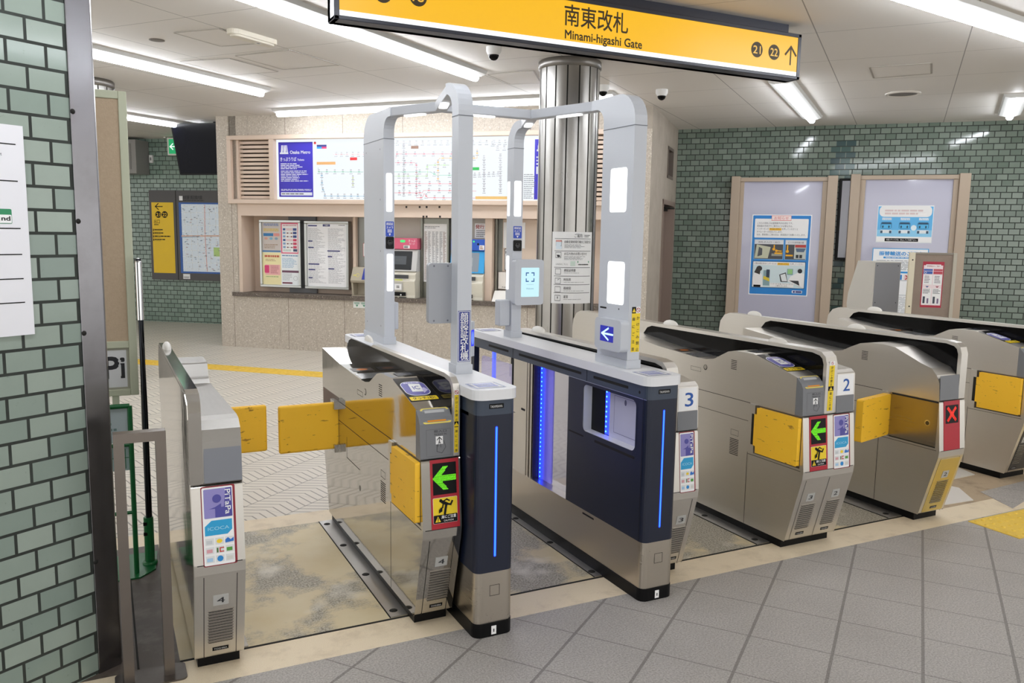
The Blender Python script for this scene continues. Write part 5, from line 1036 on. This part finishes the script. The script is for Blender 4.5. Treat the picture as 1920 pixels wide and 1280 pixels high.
t = thing('exit_sign', 'green emergency exit sign box partly hidden behind the hanging television', 'sign', LW.p(.75, 2.8, .25)); m = MB(); e0 = LW.at(313, 262, .28)[0]; m.fbox(LW, e0, e0+.47, 2.80, 3.085, .18, .28, flat('#d9d9d0', .4)); m.build('housing', t, .006); m = MB(); F = LW.sub(0, 0, .28); m.step = .0015; F = F.sub(e0-.585, 0, 0); m.rect(F, .615, 2.825, 1.03, 3.06, glow('#12a866', .9)); K = glow('#eafff4', 1.2)
m.line(F, [(.645, 2.94), (.75, 2.94)], .016, K); m.line(F, [(.69, 2.985), (.64, 2.94), (.69, 2.895)], .016, K); m.disc(F, .86, 3.02, .02, K); m.line(F, [(.84, 2.99), (.81, 2.93), (.85, 2.87)], .026, K); m.line(F, [(.81, 2.93), (.76, 2.90)], .02, K); m.line(F, [(.80, 2.99), (.87, 2.985), (.90, 2.95)], .014, K); m.build('lit_face', t); m = MB(); m.fbox(LW, .7, .74, 3.085, CZ, .21, .25, flat('#d9d9d0', .4)); m.build('hanger', t)
tv0 = at_depth(322, 232, 11.6); tv1 = at_depth(340, 328, 11.75); dvec = Vector(TK.U); F = Fr(tv1, dvec, (tv0-tv1).normalized()); t = thing('hanging_television', 'black television hanging tilted from the ceiling beside the stone ticket wall', 'television', (tv1.x, tv1.y, tv1.z)); H = (tv0-tv1).length; m = MB()
m.prism(F, rr(0, 0, 1.15, H, .02), -.03, .03, BLACK()); m.prism(F, rr(.15, .1, 1.0, H-.12, .03), -.08, -.03, BLACK()); m.build('casing', t); m = MB(); m.fbox(F, .02, 1.13, .025, H-.02, .03, .031, flat('#070810', .2, 0, .1)); m.build('screen', t); m = MB(); c = F.p(.575, H*.5, -.1); m.tube([c, (c.x, c.y, CZ)], .03, BLACK()); m.build('ceiling_pole', t)
t = thing('duct_box', 'grey steel box cabinet fixed high on the far tiled wall under the ceiling', 'box', LW.p(-.4, 2.49, .2)); m = MB(); m.fbox(LW, -1.4, .25, 2.50, 3.055, 0, .35, flat('#8c8a86', .4)); m.build('casing', t, .008); m = MB(); m.fbox(LW, -1.3, .16, 2.57, 2.99, .35, .356, flat('#7a7874', .4)); m.build('cover', t)
m = MB(); m.fbox(LW, .275, .335, 2.70, 2.83, 0, .04, WHITE()); m.fbox(LW, .29, .32, 2.74, 2.79, .04, .045, flat('#8a8a8a')); tagd(m, 'wall_switch', 'small white box on the far tiled wall below the grey cabinet', 'switch', bevel=.006)

# ------------------------------------------------------------------ by the near tiled wall
F = NW.sub(0, 0, .0); m = MB(); m.step = .0006; u1, u0, v0, v1 = .158, .60, 1.253, 1.913; m.fbox(F, u1, u0, v0, v1, .004, .007, flat('#e9e9ee', .4)); F = NW.sub(0, 0, .007)
G2 = Fr(F.p(0, 0, 0), -F.U, F.V, F.N)     # reads left to right seen from the room
for px, py in ((20, 270), (20, 339), (20, 428), (20, 477), (20, 523), (20, 568)):
    u, v = G2.at(px, py); m.line(G2, [(-.57, v), (-.185, v)], .0035, BLACK())
for py in (310, 365, 455, 500, 545, 590):
    v = G2.at(10, py)[1]; m.greek(G2, -.56, v-.02, -.32, v+.02, 3, INK(), .5, py, .3); m.frame(G2, -.565, v-.022, -.53, v+.022, .002, INK())
u, v = G2.at(22, 405); m.rrect(G2, u-.16, v-.024, u, v+.022, .004, flat('#2f8a5e')); m.rrect(G2, u-.158, v-.022, u-.0015, v+.004, .003, PAPER); m.text(G2, 'nd', u-.006, v-.014, .014, INK(), 'R', width=.026, bold=.03); m.text(G2, 't', G2.at(3, 291)[0], G2.at(3, 291)[1], .010, INK(), 'R')
tagd(m, 'wall_poster', 'white information sheet with black rules taped to the near green tiles', 'poster')
# partition board with frame, poster box below
t = thing('partition_board', 'beige textured partition board in a pale green frame behind the steel corner guard', 'partition', (-.15, 4.215, .82)); FRG = flat('#c3c7ae', .45); m = MB()
for a in ((.100, .135, .82, 2.21), (-.55, -.515, .82, 2.21), (-.515, .100, 2.175, 2.21), (-.515, .100, 1.045, 1.078), (-.515, .100, .82, .85)): m.box(a[0], a[1], 4.20, 4.235, a[2], a[3], FRG)
m.build('frame', t, .003)
def plaster():
    if 'pl' not in MATS:
        n_ = NT('textured beige board'); p = n_.pos(); n = n_.noise(p, 70, 4, .7); c = n_.mix(n, '#b09a80', '#c8b49a'); n_.bump(n, .6, .004); MATS['pl'] = n_.fin(c, .8)
    return MATS['pl']
m = MB(); m.box(-.515, .100, 4.207, 4.228, 1.078, 2.175, plaster()); m.build('board_panel', t); m = MB(); m.box(-.515, .10, 4.212, 4.226, .85, 1.045, flat('#a9a898', .5)); F = FXZ(4.212); m.step = .0006; m.rect(F, -.30, .86, .088, 1.035, flat('#e2e3e4', .4))
m.text(F, 'Pi', -.005, .905, .105, INK(), width=.082, bold=.03); m.text(F, 'i', .058, .913, .088, flat('#e2e3e4', .4), 'C', bold=.0); m.build('lower_poster', t)
m = MB(); m.box(.02, .05, 4.205, 4.23, .0, .82, FRG); m.box(-.5, -.47, 4.205, 4.23, 0, .82, FRG); m.build('leg', t)
# pole and green stand
t = thing('leaflet_stand', 'green leaflet stand with a tall dark chrome-topped pole on a base plate', 'stand', (.02, 4.08, 0)); m = MB(); m.tube([(.153, 4.15, .22), (.153, 4.15, .74), (.153, 4.15, 1.44), (.152, 4.15, 1.462)], .0145, steel('dark chrome', '#3a3c40', .12, 'z', .05)); m.tube([(.1525, 4.15, 1.18), (.1525, 4.15, 1.445)], .0155, steel('bright chrome', '#d5d5d5', .12, 'z', .05)); dome(m, (.1525, 4.15, 1.445), .0155, .0155, .02, steel('bright chrome', '#d5d5d5', .12, 'z', .05)); m.build('upright', t)
GRN = flat('#0c6a35', .35); m = MB(); m.tube([(.150, 4.15, .006), (.150, 4.15, .235)], .022, GRN); m.lathe((.15, 4.15, .006), [(.034, 0), (.034, .008), (.022, .012)], GRN, 16); m.box(.126, .15, 4.13, 4.14, .15, .165, BLACK()); m.box(.126, .15, 4.13, 4.14, .20, .215, BLACK()); m.build('foot', t); m = MB(); m.prism(Fr((0, 0, 0), (1, 0, 0), (0, 1, 0)), [(-.22, 3.99), (.10, 3.99), (.17, 4.07), (.19, 4.30), (-.22, 4.30)], 0, .006, GRN); m.build('base_plate', t)
m = MB(); m.tube([(.088, 4.05, .006), (.088, 4.05, .80)], .011, GRN, 8); m.tube([(-.2, 4.05, .006), (-.2, 4.05, .80)], .011, GRN, 8); m.tube([(-.2, 4.05, .80), (.088, 4.05, .80)], .011, GRN, 8); m.tube([(-.2, 4.05, .62), (.088, 4.05, .62)], .009, GRN, 8); m.tube([(-.2, 4.05, .30), (.088, 4.05, .30)], .009, GRN, 8); m.build('frame', t)
m = MB(); m.box(-.19, .077, 4.055, 4.062, .63, .79, flat('#c3d3d6', .3)); m.box(-.19, .077, 4.055, 4.062, .50, .61, flat('#a9c3c0', .3)); F = FXZ(4.055); m.step = .0006
for x in (.015, .04, .062): m.line(F, [(x, .51), (x, .60)], .003, GRN)
m.line(F, [(-.1, .56), (.075, .56)], .003, GRN); m.greek(F, -.15, .68, .06, .76, 3, flat('#7d9a9a'), .4, 2); m.build('leaflet_panel', t)
# inverted U barrier of square tube
t = thing('steel_barrier', 'square-tube inverted U barrier standing before the steel corner guard', 'barrier', (.095, 3.045, 0)); BS = steel('barrier steel', '#857d76', .36, 'z', .12, 0, .12)
m = MB(); a = .034
m.prism(FXZ(3.03), [(.010, 0), (.010, .905), (.044, .871), (.044, 0)], -.045, 0, BS); m.prism(FXZ(3.03), [(.176, 0), (.176, .905), (.142, .871), (.142, 0)], -.045, 0, BS); m.prism(FXZ(3.03), [(.010, .905), (.176, .905), (.142, .871), (.044, .871)], -.045, 0, BS); m.build('tube_frame', t, .0025)
m = MB(); m.prism(FXY(), rr(-.02, 2.985, .215, 3.11, .02), 0, .006, DARKST()); m.build('base_plate', t)

# ------------------------------------------------------------------ right tiled wall
CH = flat('#b3a28f', .4); 
def panel_case(u0, u1, p0, p1, zt, label):
    t = thing('poster_case', label, 'poster case', RW.p((u0+u1)/2, .3, .1), 'tall bronze framed poster cases'); m = MB(); m.fbox(RW, u0, u0+.115, 0, zt+.07, 0, .20, CH); m.fbox(RW, u1-.125, u1, 0, zt+.07, 0, .20, CH); m.build('side_post', t, .006)
    m = MB(); m.fbox(RW, u0+.115, p0, .28, zt, 0, .15, CH); m.fbox(RW, p1, u1-.125, .28, zt, 0, .15, CH); m.fbox(RW, u0+.115, u1-.125, zt, zt+.055, 0, .16, CH); m.fbox(RW, u0+.115, u1-.125, .24, .28, 0, .16, CH); m.build('frame', t, .005)
    if 'pv' not in MATS: MATS['pv'] = NT('glossy lavender pane').fin('#b9b9cc', .09, 0, Coat_Weight=.5)
    m = MB(); m.fbox(RW, p0, p1, .28, zt, .0, .125, MATS['pv']); m.build('pane', t)
panel_case(.783, 2.141, .951, 1.956, 2.362, 'tall bronze poster case with one blue-edged notice, next to the side door')
panel_case(2.299, 3.69, 2.481, 3.505, 2.378, 'tall bronze poster case holding two blue posters, farther from the side door')
t = thing('flat_display_case', 'black framed shallow display between the two bronze poster cases', 'display case', RW.p(2.3, 1.32, .05)); m = MB(); m.fbox(RW, 2.163, 2.297, 1.325, 2.402, 0, .06, BLACK()); m.build('frame', t, .006); m = MB(); m.fbox(RW, 2.20, 2.296, 1.36, 2.37, .06, .065, flat('#a9abb4', .1)); m.build('pane', t)
PR = RW.sub(0, 0, .125)
def n1(m, F, u0, v0, u1, v1, W, H):
    B_ = flat('#1f83d2', .35); m.rrect(F, u0+W*.015, v0+H*.01, u1-W*.015, v1-H*.01, .01, B_); X = lambda x, y: (u0+x*W, v0+y*H)
    m.rrect(F, *X(.05, .715), *X(.95, .95), .012, PAPER); m.rect(F, *X(.33, .925), *X(.66, .99), flat('#e06a68')); m.rect(F, *X(.335, .93), *X(.655, .985), flat('#fbe9e7')); m.text(F, 'お知らせ', *X(.495, .941), H*.032, flat('#d86a66'), 'C', width=W*.24)
    T = flat('#5c5c62')
    for i, s_ in enumerate(('こちらの改札口は遠隔案内対応改札です。', '駅係員の手続きやご案内などが必要な方は、', 'インターホンの', 'オペレーターが対応いたします。', 'なお、駅係員にご用の方は、駅長室までお願いいたします。')): m.text(F, s_, *X(.09, .885-.0355*i), H*.020, T, width=W*(.60, .60, .20, .43, .82)[i])
    m.rect(F, *X(.30, .806), *X(.505, .836), flat('#f6c33c')); m.text(F, '呼び出しボタン', *X(.31, .814), H*.018, flat('#a06a10'), width=W*.18); m.text(F, 'を押していただくと', *X(.51, .814), H*.020, T, width=W*.27)
    for a, b, s_ in ((.055, .56, '改札の入口・出口'), (.58, .94, 'ピンクの券売機の横')):
        m.rrect(F, *X(a, .445), *X(b, .695), .008, flat('#8fb6d8')); m.rect(F, *X(a+.01, .452), *X(b-.01, .688), flat('#4a4c50')); m.rect(F, *X(a+.01, .635), *X(b-.01, .688), flat('#dfe1e4')); m.text(F, s_, *X((a+b)/2, .65), H*.019, T, 'C', width=W*(b-a)*.72)
    m.poly(F, [X(.07, .46), X(.30, .46), X(.34, .60), X(.10, .63)], flat('#c7c9b0')); m.poly(F, [X(.12, .48), X(.2, .5), X(.2, .58), X(.14, .6)], flat('#55585c'))
    m.rect(F, *X(.36, .49), *X(.54, .52), flat('#9a9a8c')); m.rect(F, *X(.74, .46), *X(.93, .63), flat('#c8cfc8')); m.rect(F, *X(.75, .60), *X(.93, .632), flat('#c0453f')); m.poly(F, [X(.78, .545), X(.90, .545), X(.93, .59), X(.76, .59)], flat('#5b6f86'))
    for x in (.77, .83): m.rect(F, *X(x, .47), *X(x+.045, .51), flat('#2f3336'))
    Y = flat('#f2b21e')
    for pts in ([(.40, .62), (.40, .585)], [(.52, .552), (.47, .555)]): m.line(F, [X(*q) for q in pts], W*.02, Y)
    m.disc(F, *X(.395, .575), W*.025, Y); m.disc(F, *X(.44, .555), W*.022, Y); m.rect(F, *X(.41, .515), *X(.54, .535), Y); m.line(F, [X(.625, .62), X(.625, .56)], W*.02, Y); m.disc(F, *X(.625, .55), W*.026, Y); m.rect(F, *X(.60, .49), *X(.72, .51), Y)
    m.rrect(F, *X(.045, .09), *X(.945, .425), .01, flat('#24507e')); m.rrect(F, *X(.055, .097), *X(.935, .418), .009, flat('#d5e6ea')); m.rect(F, *X(.06, .375), *X(.93, .415), PAPER); m.text(F, 'ご用のお客さまはインターホンの', *X(.075, .385), H*.019, T, width=W*.38); m.rect(F, *X(.47, .378), *X(.67, .408), flat('#f6c33c')); m.text(F, '呼び出しボタン', *X(.485, .386), H*.017, flat('#a06a10'), width=W*.17); m.text(F, 'を押してください。', *X(.685, .385), H*.019, T, width=W*.23)
    m.poly(F, [X(.06, .11), X(.24, .10), X(.22, .25), X(.17, .285), X(.09, .29), X(.06, .22)], PAPER); m.disc(F, *X(.165, .33), W*.05, flat('#34312f'), H*.034); m.poly(F, [X(.08, .28), X(.12, .34), X(.19, .34), X(.18, .255)], flat('#34312f')); m.rect(F, *X(.08, .098), *X(.20, .125), BLACK())
    m.rect(F, *X(.24, .12), *X(.35, .31), flat('#8aa7ae')); m.rect(F, *X(.29, .22), *X(.345, .32), flat('#2b3d52')); m.poly(F, [X(.24, .20), X(.35, .17), X(.345, .21), X(.25, .24)], flat('#e0c83c')); m.poly(F, [X(.54, .17), X(.66, .17), X(.62, .29), X(.51, .26)], flat('#30353a')); m.poly(F, [X(.56, .18), X(.65, .18), X(.61, .275), X(.53, .255)], flat('#e8edee')); m.rect(F, *X(.64, .26), *X(.74, .335), flat('#7fa0b0')); m.rect(F, *X(.65, .27), *X(.73, .33), flat('#9cd08a'))
    m.poly(F, [X(.66, .18), X(.93, .10), X(.93, .28), X(.82, .29), X(.70, .24)], PAPER); m.disc(F, *X(.855, .31), W*.038, flat('#26262a'), H*.028); m.poly(F, [X(.68, .19), X(.86, .13), X(.84, .19)], flat('#2c2e33')); m.rect(F, *X(.36, .105), *X(.76, .155), PAPER); m.text(F, 'インターホンを通してオペレーターが', *X(.56, .136), H*.015, T, 'C', width=W*.38); m.text(F, 'ご案内いたします。', *X(.56, .112), H*.015, T, 'C', width=W*.2)
    m.rrect(F, *X(.74, .035), *X(.91, .068), .005, PAPER); m.rect(F, *X(.80, .040), *X(.90, .063), flat('#3c4a8c')); m.rect(F, *X(.755, .040), *X(.79, .063), flat('#2b3a86'))
notice((1.078, .826, 1.848, 1.92), 'blue-edged notice with operator pictures in the poster case by the side door', '#f2f4f6', n1, F=PR)
def n2(m, F, u0, v0, u1, v1, W, H):
    X = lambda x, y: (u0+x*W, v0+y*H); m.rect(F, *X(.01, .14), *X(.99, .97), flat('#5cb4ea', .3)); m.rect(F, *X(.01, .14), *X(.99, .34), flat('#8ccdf0', .3)); m.rrect(F, *X(.03, .69), *X(.97, .99), .06, flat('#f0f0f0')); m.greek(F, *X(.13, .74), *X(.88, .90), 2, flat('#dcc9c9'), .6, 2, .1); m.rrect(F, *X(.72, .73), *X(.88, .80), .01, PAPER)
    for i in range(3):
        x = .17+.33*i; m.greek(F, *X(x-.08, .60), *X(x+.09, .67), 2, PAPER, .7, i, 0); m.rrect(F, *X(x-.10, .37), *X(x+.10, .55), .02, flat('#2f6f9c')); m.rect(F, *X(x-.09, .38), *X(x+.09, .49), flat('#58b9ec')); m.rect(F, *X(x-.08, .50), *X(x+.08, .535), flat('#284a66'))
        for s_ in (-.06, .05): m.disc(F, *X(x+s_, .425), W*.014, flat('#1f4660'), H*.035)
        m.rrect(F, *X(x-.105, .25), *X(x+.105, .34), .01, flat('#e6eef2')); m.rect(F, *X(x-.10, .25), *X(x-.06, .32), flat('#39536a')); m.rect(F, *X(x+.06, .25), *X(x+.10, .32), flat('#39536a'))
    m.disc(F, *X(.665, .40), W*.05, flat('#e6f4fb'), H*.075); m.rect(F, *X(.01, .02), *X(.99, .16), PAPER); m.rect(F, *X(.16, .03), *X(.76, .115), BLACK()); m.text(F, '大阪シティバスを、安心してご利用下さい。', *X(.46, .052), H*.042, PAPER, 'C', width=W*.55)
notice((2.652, 1.572, 3.310, 2.05), 'sky blue poster with three bus drawings and a black caption strip', '#eef2f4', n2, F=PR)
def n3(m, F, u0, v0, u1, v1, W, H):
    X = lambda x, y: (u0+x*W, v0+y*H); m.frame(F, *X(.005, .005), *X(.995, .995), .01, flat('#4aa4de')); m.text(F, '振替輸送のご案内', *X(.12, .905), H*.045, flat('#2f98de'), width=W*.78, bold=.03); m.rrect(F, *X(.2, .86), *X(.8, .885), .01, flat('#2f98de')); m.greek(F, *X(.24, .865), *X(.76, .88), 1, PAPER, .6, 1, 0); m.greek(F, *X(.08, .70), *X(.92, .84), 8, flat('#8f9499'), .4, 2)
    m.rrect(F, *X(.08, .66), *X(.92, .685), .01, flat('#2f98de')); m.rect(F, *X(.3, .57), *X(.56, .64), flat('#1f83d2')); m.rect(F, *X(.60, .57), *X(.90, .64), flat('#f3d5d5')); m.line(F, [X(.63, .58), X(.70, .63)], .012, RED()); m.line(F, [X(.63, .63), X(.70, .58)], .012, RED()); m.frame(F, *X(.08, .36), *X(.92, .56), .006, flat('#9aa4ac')); m.greek(F, *X(.1, .1), *X(.9, .34), 14, flat('#a9adb2'), .35, 3)
notice((2.625, .55, 3.287, 1.497), 'white and blue poster half hidden by the grey cabinet and the brown board', '#f4f6f8', n3, F=PR)
# grey cabinet and brown board standing past the gates
Dp = 8.0; a = at_depth(1640, 490, Dp); b = at_depth(1690, 492, Dp+.02); d = Vector((b.x-a.x, b.y-a.y, 0)).normalized(); n = Vector((-d.y, d.x, 0)); n = n if n.y > 0 else -n
c = at_depth(1609, 489, Dp+.28); side = Vector((c.x-a.x, c.y-a.y, 0)); L = side.length; sd = side.normalized(); F = Fr((a.x, a.y, 0), sd, (0, 0, 1), d); zt = a.z; Wd = (Vector((b.x, b.y, 0))-Vector((a.x, a.y, 0))).length
t = thing('fare_adjustment_machine', 'pale cabinet with a slanting front and flat grey back, standing beyond the last gate', 'machine', (a.x, a.y, 0)); m = MB(); m.prism(F, [(0, .0), (L*1.35, .0), (L*1.42, .80), (L*1.55, .95), (L*1.50, 1.06), (L*1.0, zt), (0, zt)], 0, Wd, flat('#cfccc4', .45)); m.build('housing', t, .008)
m = MB(); G3 = Fr((a.x, a.y, 0), d, (0, 0, 1), -sd); m.fbox(G3, .01, Wd-.005, .1, zt-.01, 0, .004, flat('#8d8e92', .4)); m.step = .001
for u, v in ((.03, zt-.04), (Wd-.03, zt-.04), (.03, zt-.40), (Wd-.03, zt-.40)): m.disc(G3.sub(0, 0, .004), u, v, .005, INK())
m.build('back_panel', t)
a = at_depth(1706, 472, 7.6); b = at_depth(1795, 475, 7.5); a.z = b.z = (a.z+b.z)/2; d = Vector((b.x-a.x, b.y-a.y, 0)); Wd = d.length; F = Fr((a.x, a.y, 0), d.normalized(), (0, 0, 1)); 
if F.N.y > 0: F.N = -F.N
t = thing('notice_partition', 'brown partition board with a cream edge strip, carrying a small red-edged notice', 'partition', (a.x, a.y, 0)); m = MB(); m.fbox(F, .045, Wd-.03, .06, a.z-.01, -.03, -.005, speckled('brown board', '#8a7a6e', '#97877a', '#5f5148', .6, .2)); m.build('board_panel', t); m = MB(); IVY = flat('#ddd5bd', .45); m.fbox(F, 0, .05, 0, a.z, -.035, .01, IVY); m.fbox(F, Wd-.03, Wd, 0, a.z, -.035, .01, flat('#b9b3a4', .45)); m.fbox(F, .05, Wd-.03, a.z-.02, a.z, -.035, .0, flat('#8d857a', .45))
for z in (a.z-.07, a.z-.5): m.lathe(F.p(.028, z, .01), [(.007, 0), (.006, .003), (0, .004)], GAP(), 10, tuple(F.N))
m.build('frame', t, .003)
u0, v1 = F.at(1731, 490, -.005); u1, v0 = F.at(1764, 577, -.005)
def n4(m, F, u0, v0, u1, v1, W, H):
    X = lambda x, y: (u0+x*W, v0+y*H); R2 = flat('#b02a42'); m.rect(F, *X(0, 0), *X(1, 1), R2); m.rect(F, *X(.05, .05), *X(.95, .92), flat('#f0dfe2')); m.rect(F, *X(.15, .87), *X(.85, .94), PAPER); m.text(F, '振替輸送のご案内', *X(.5, .885), H*.035, R2, 'C', width=W*.62); B_ = flat('#3c63b4')
    m.rect(F, *X(.06, .80), *X(.48, .84), B_); m.rect(F, *X(.52, .80), *X(.94, .84), flat('#c04a58')); m.rect(F, *X(.06, .73), *X(.48, .79), B_); m.rect(F, *X(.52, .73), *X(.94, .79), flat('#c04a58')); m.ring(F, *X(.15, .76), W*.04, W*.055, PAPER)
    for x in (.06, .53): m.rect(F, *X(x, .50), *X(x+.42, .715), PAPER); m.greek(F, *X(x+.06, .53), *X(x+.36, .70), 5, flat('#8d8590'), .5, int(x*100)); m.poly(F, [X(x+.13, .47), X(x+.30, .47), X(x+.215, .43)], flat('#5f6f9c' if x < .3 else '#a85a68')); m.rect(F, *X(x, .07), *X(x+.42, .42), PAPER); m.greek(F, *X(x+.03, .30), *X(x+.38, .41), 4, flat('#77777c'), .5, int(x*50)); m.rect(F, *X(x+.05, .09), *X(x+.15, .24), flat('#3c4250')); m.rect(F, *X(x+.24, .09), *X(x+.32, .20), flat('#7d6a8a'))
notice((u0, v0, u1, v1), 'narrow red-edged notice stuck on the brown partition board', '#f4f4f4', n4, F=F.sub(0, 0, -.005), step=.0008)
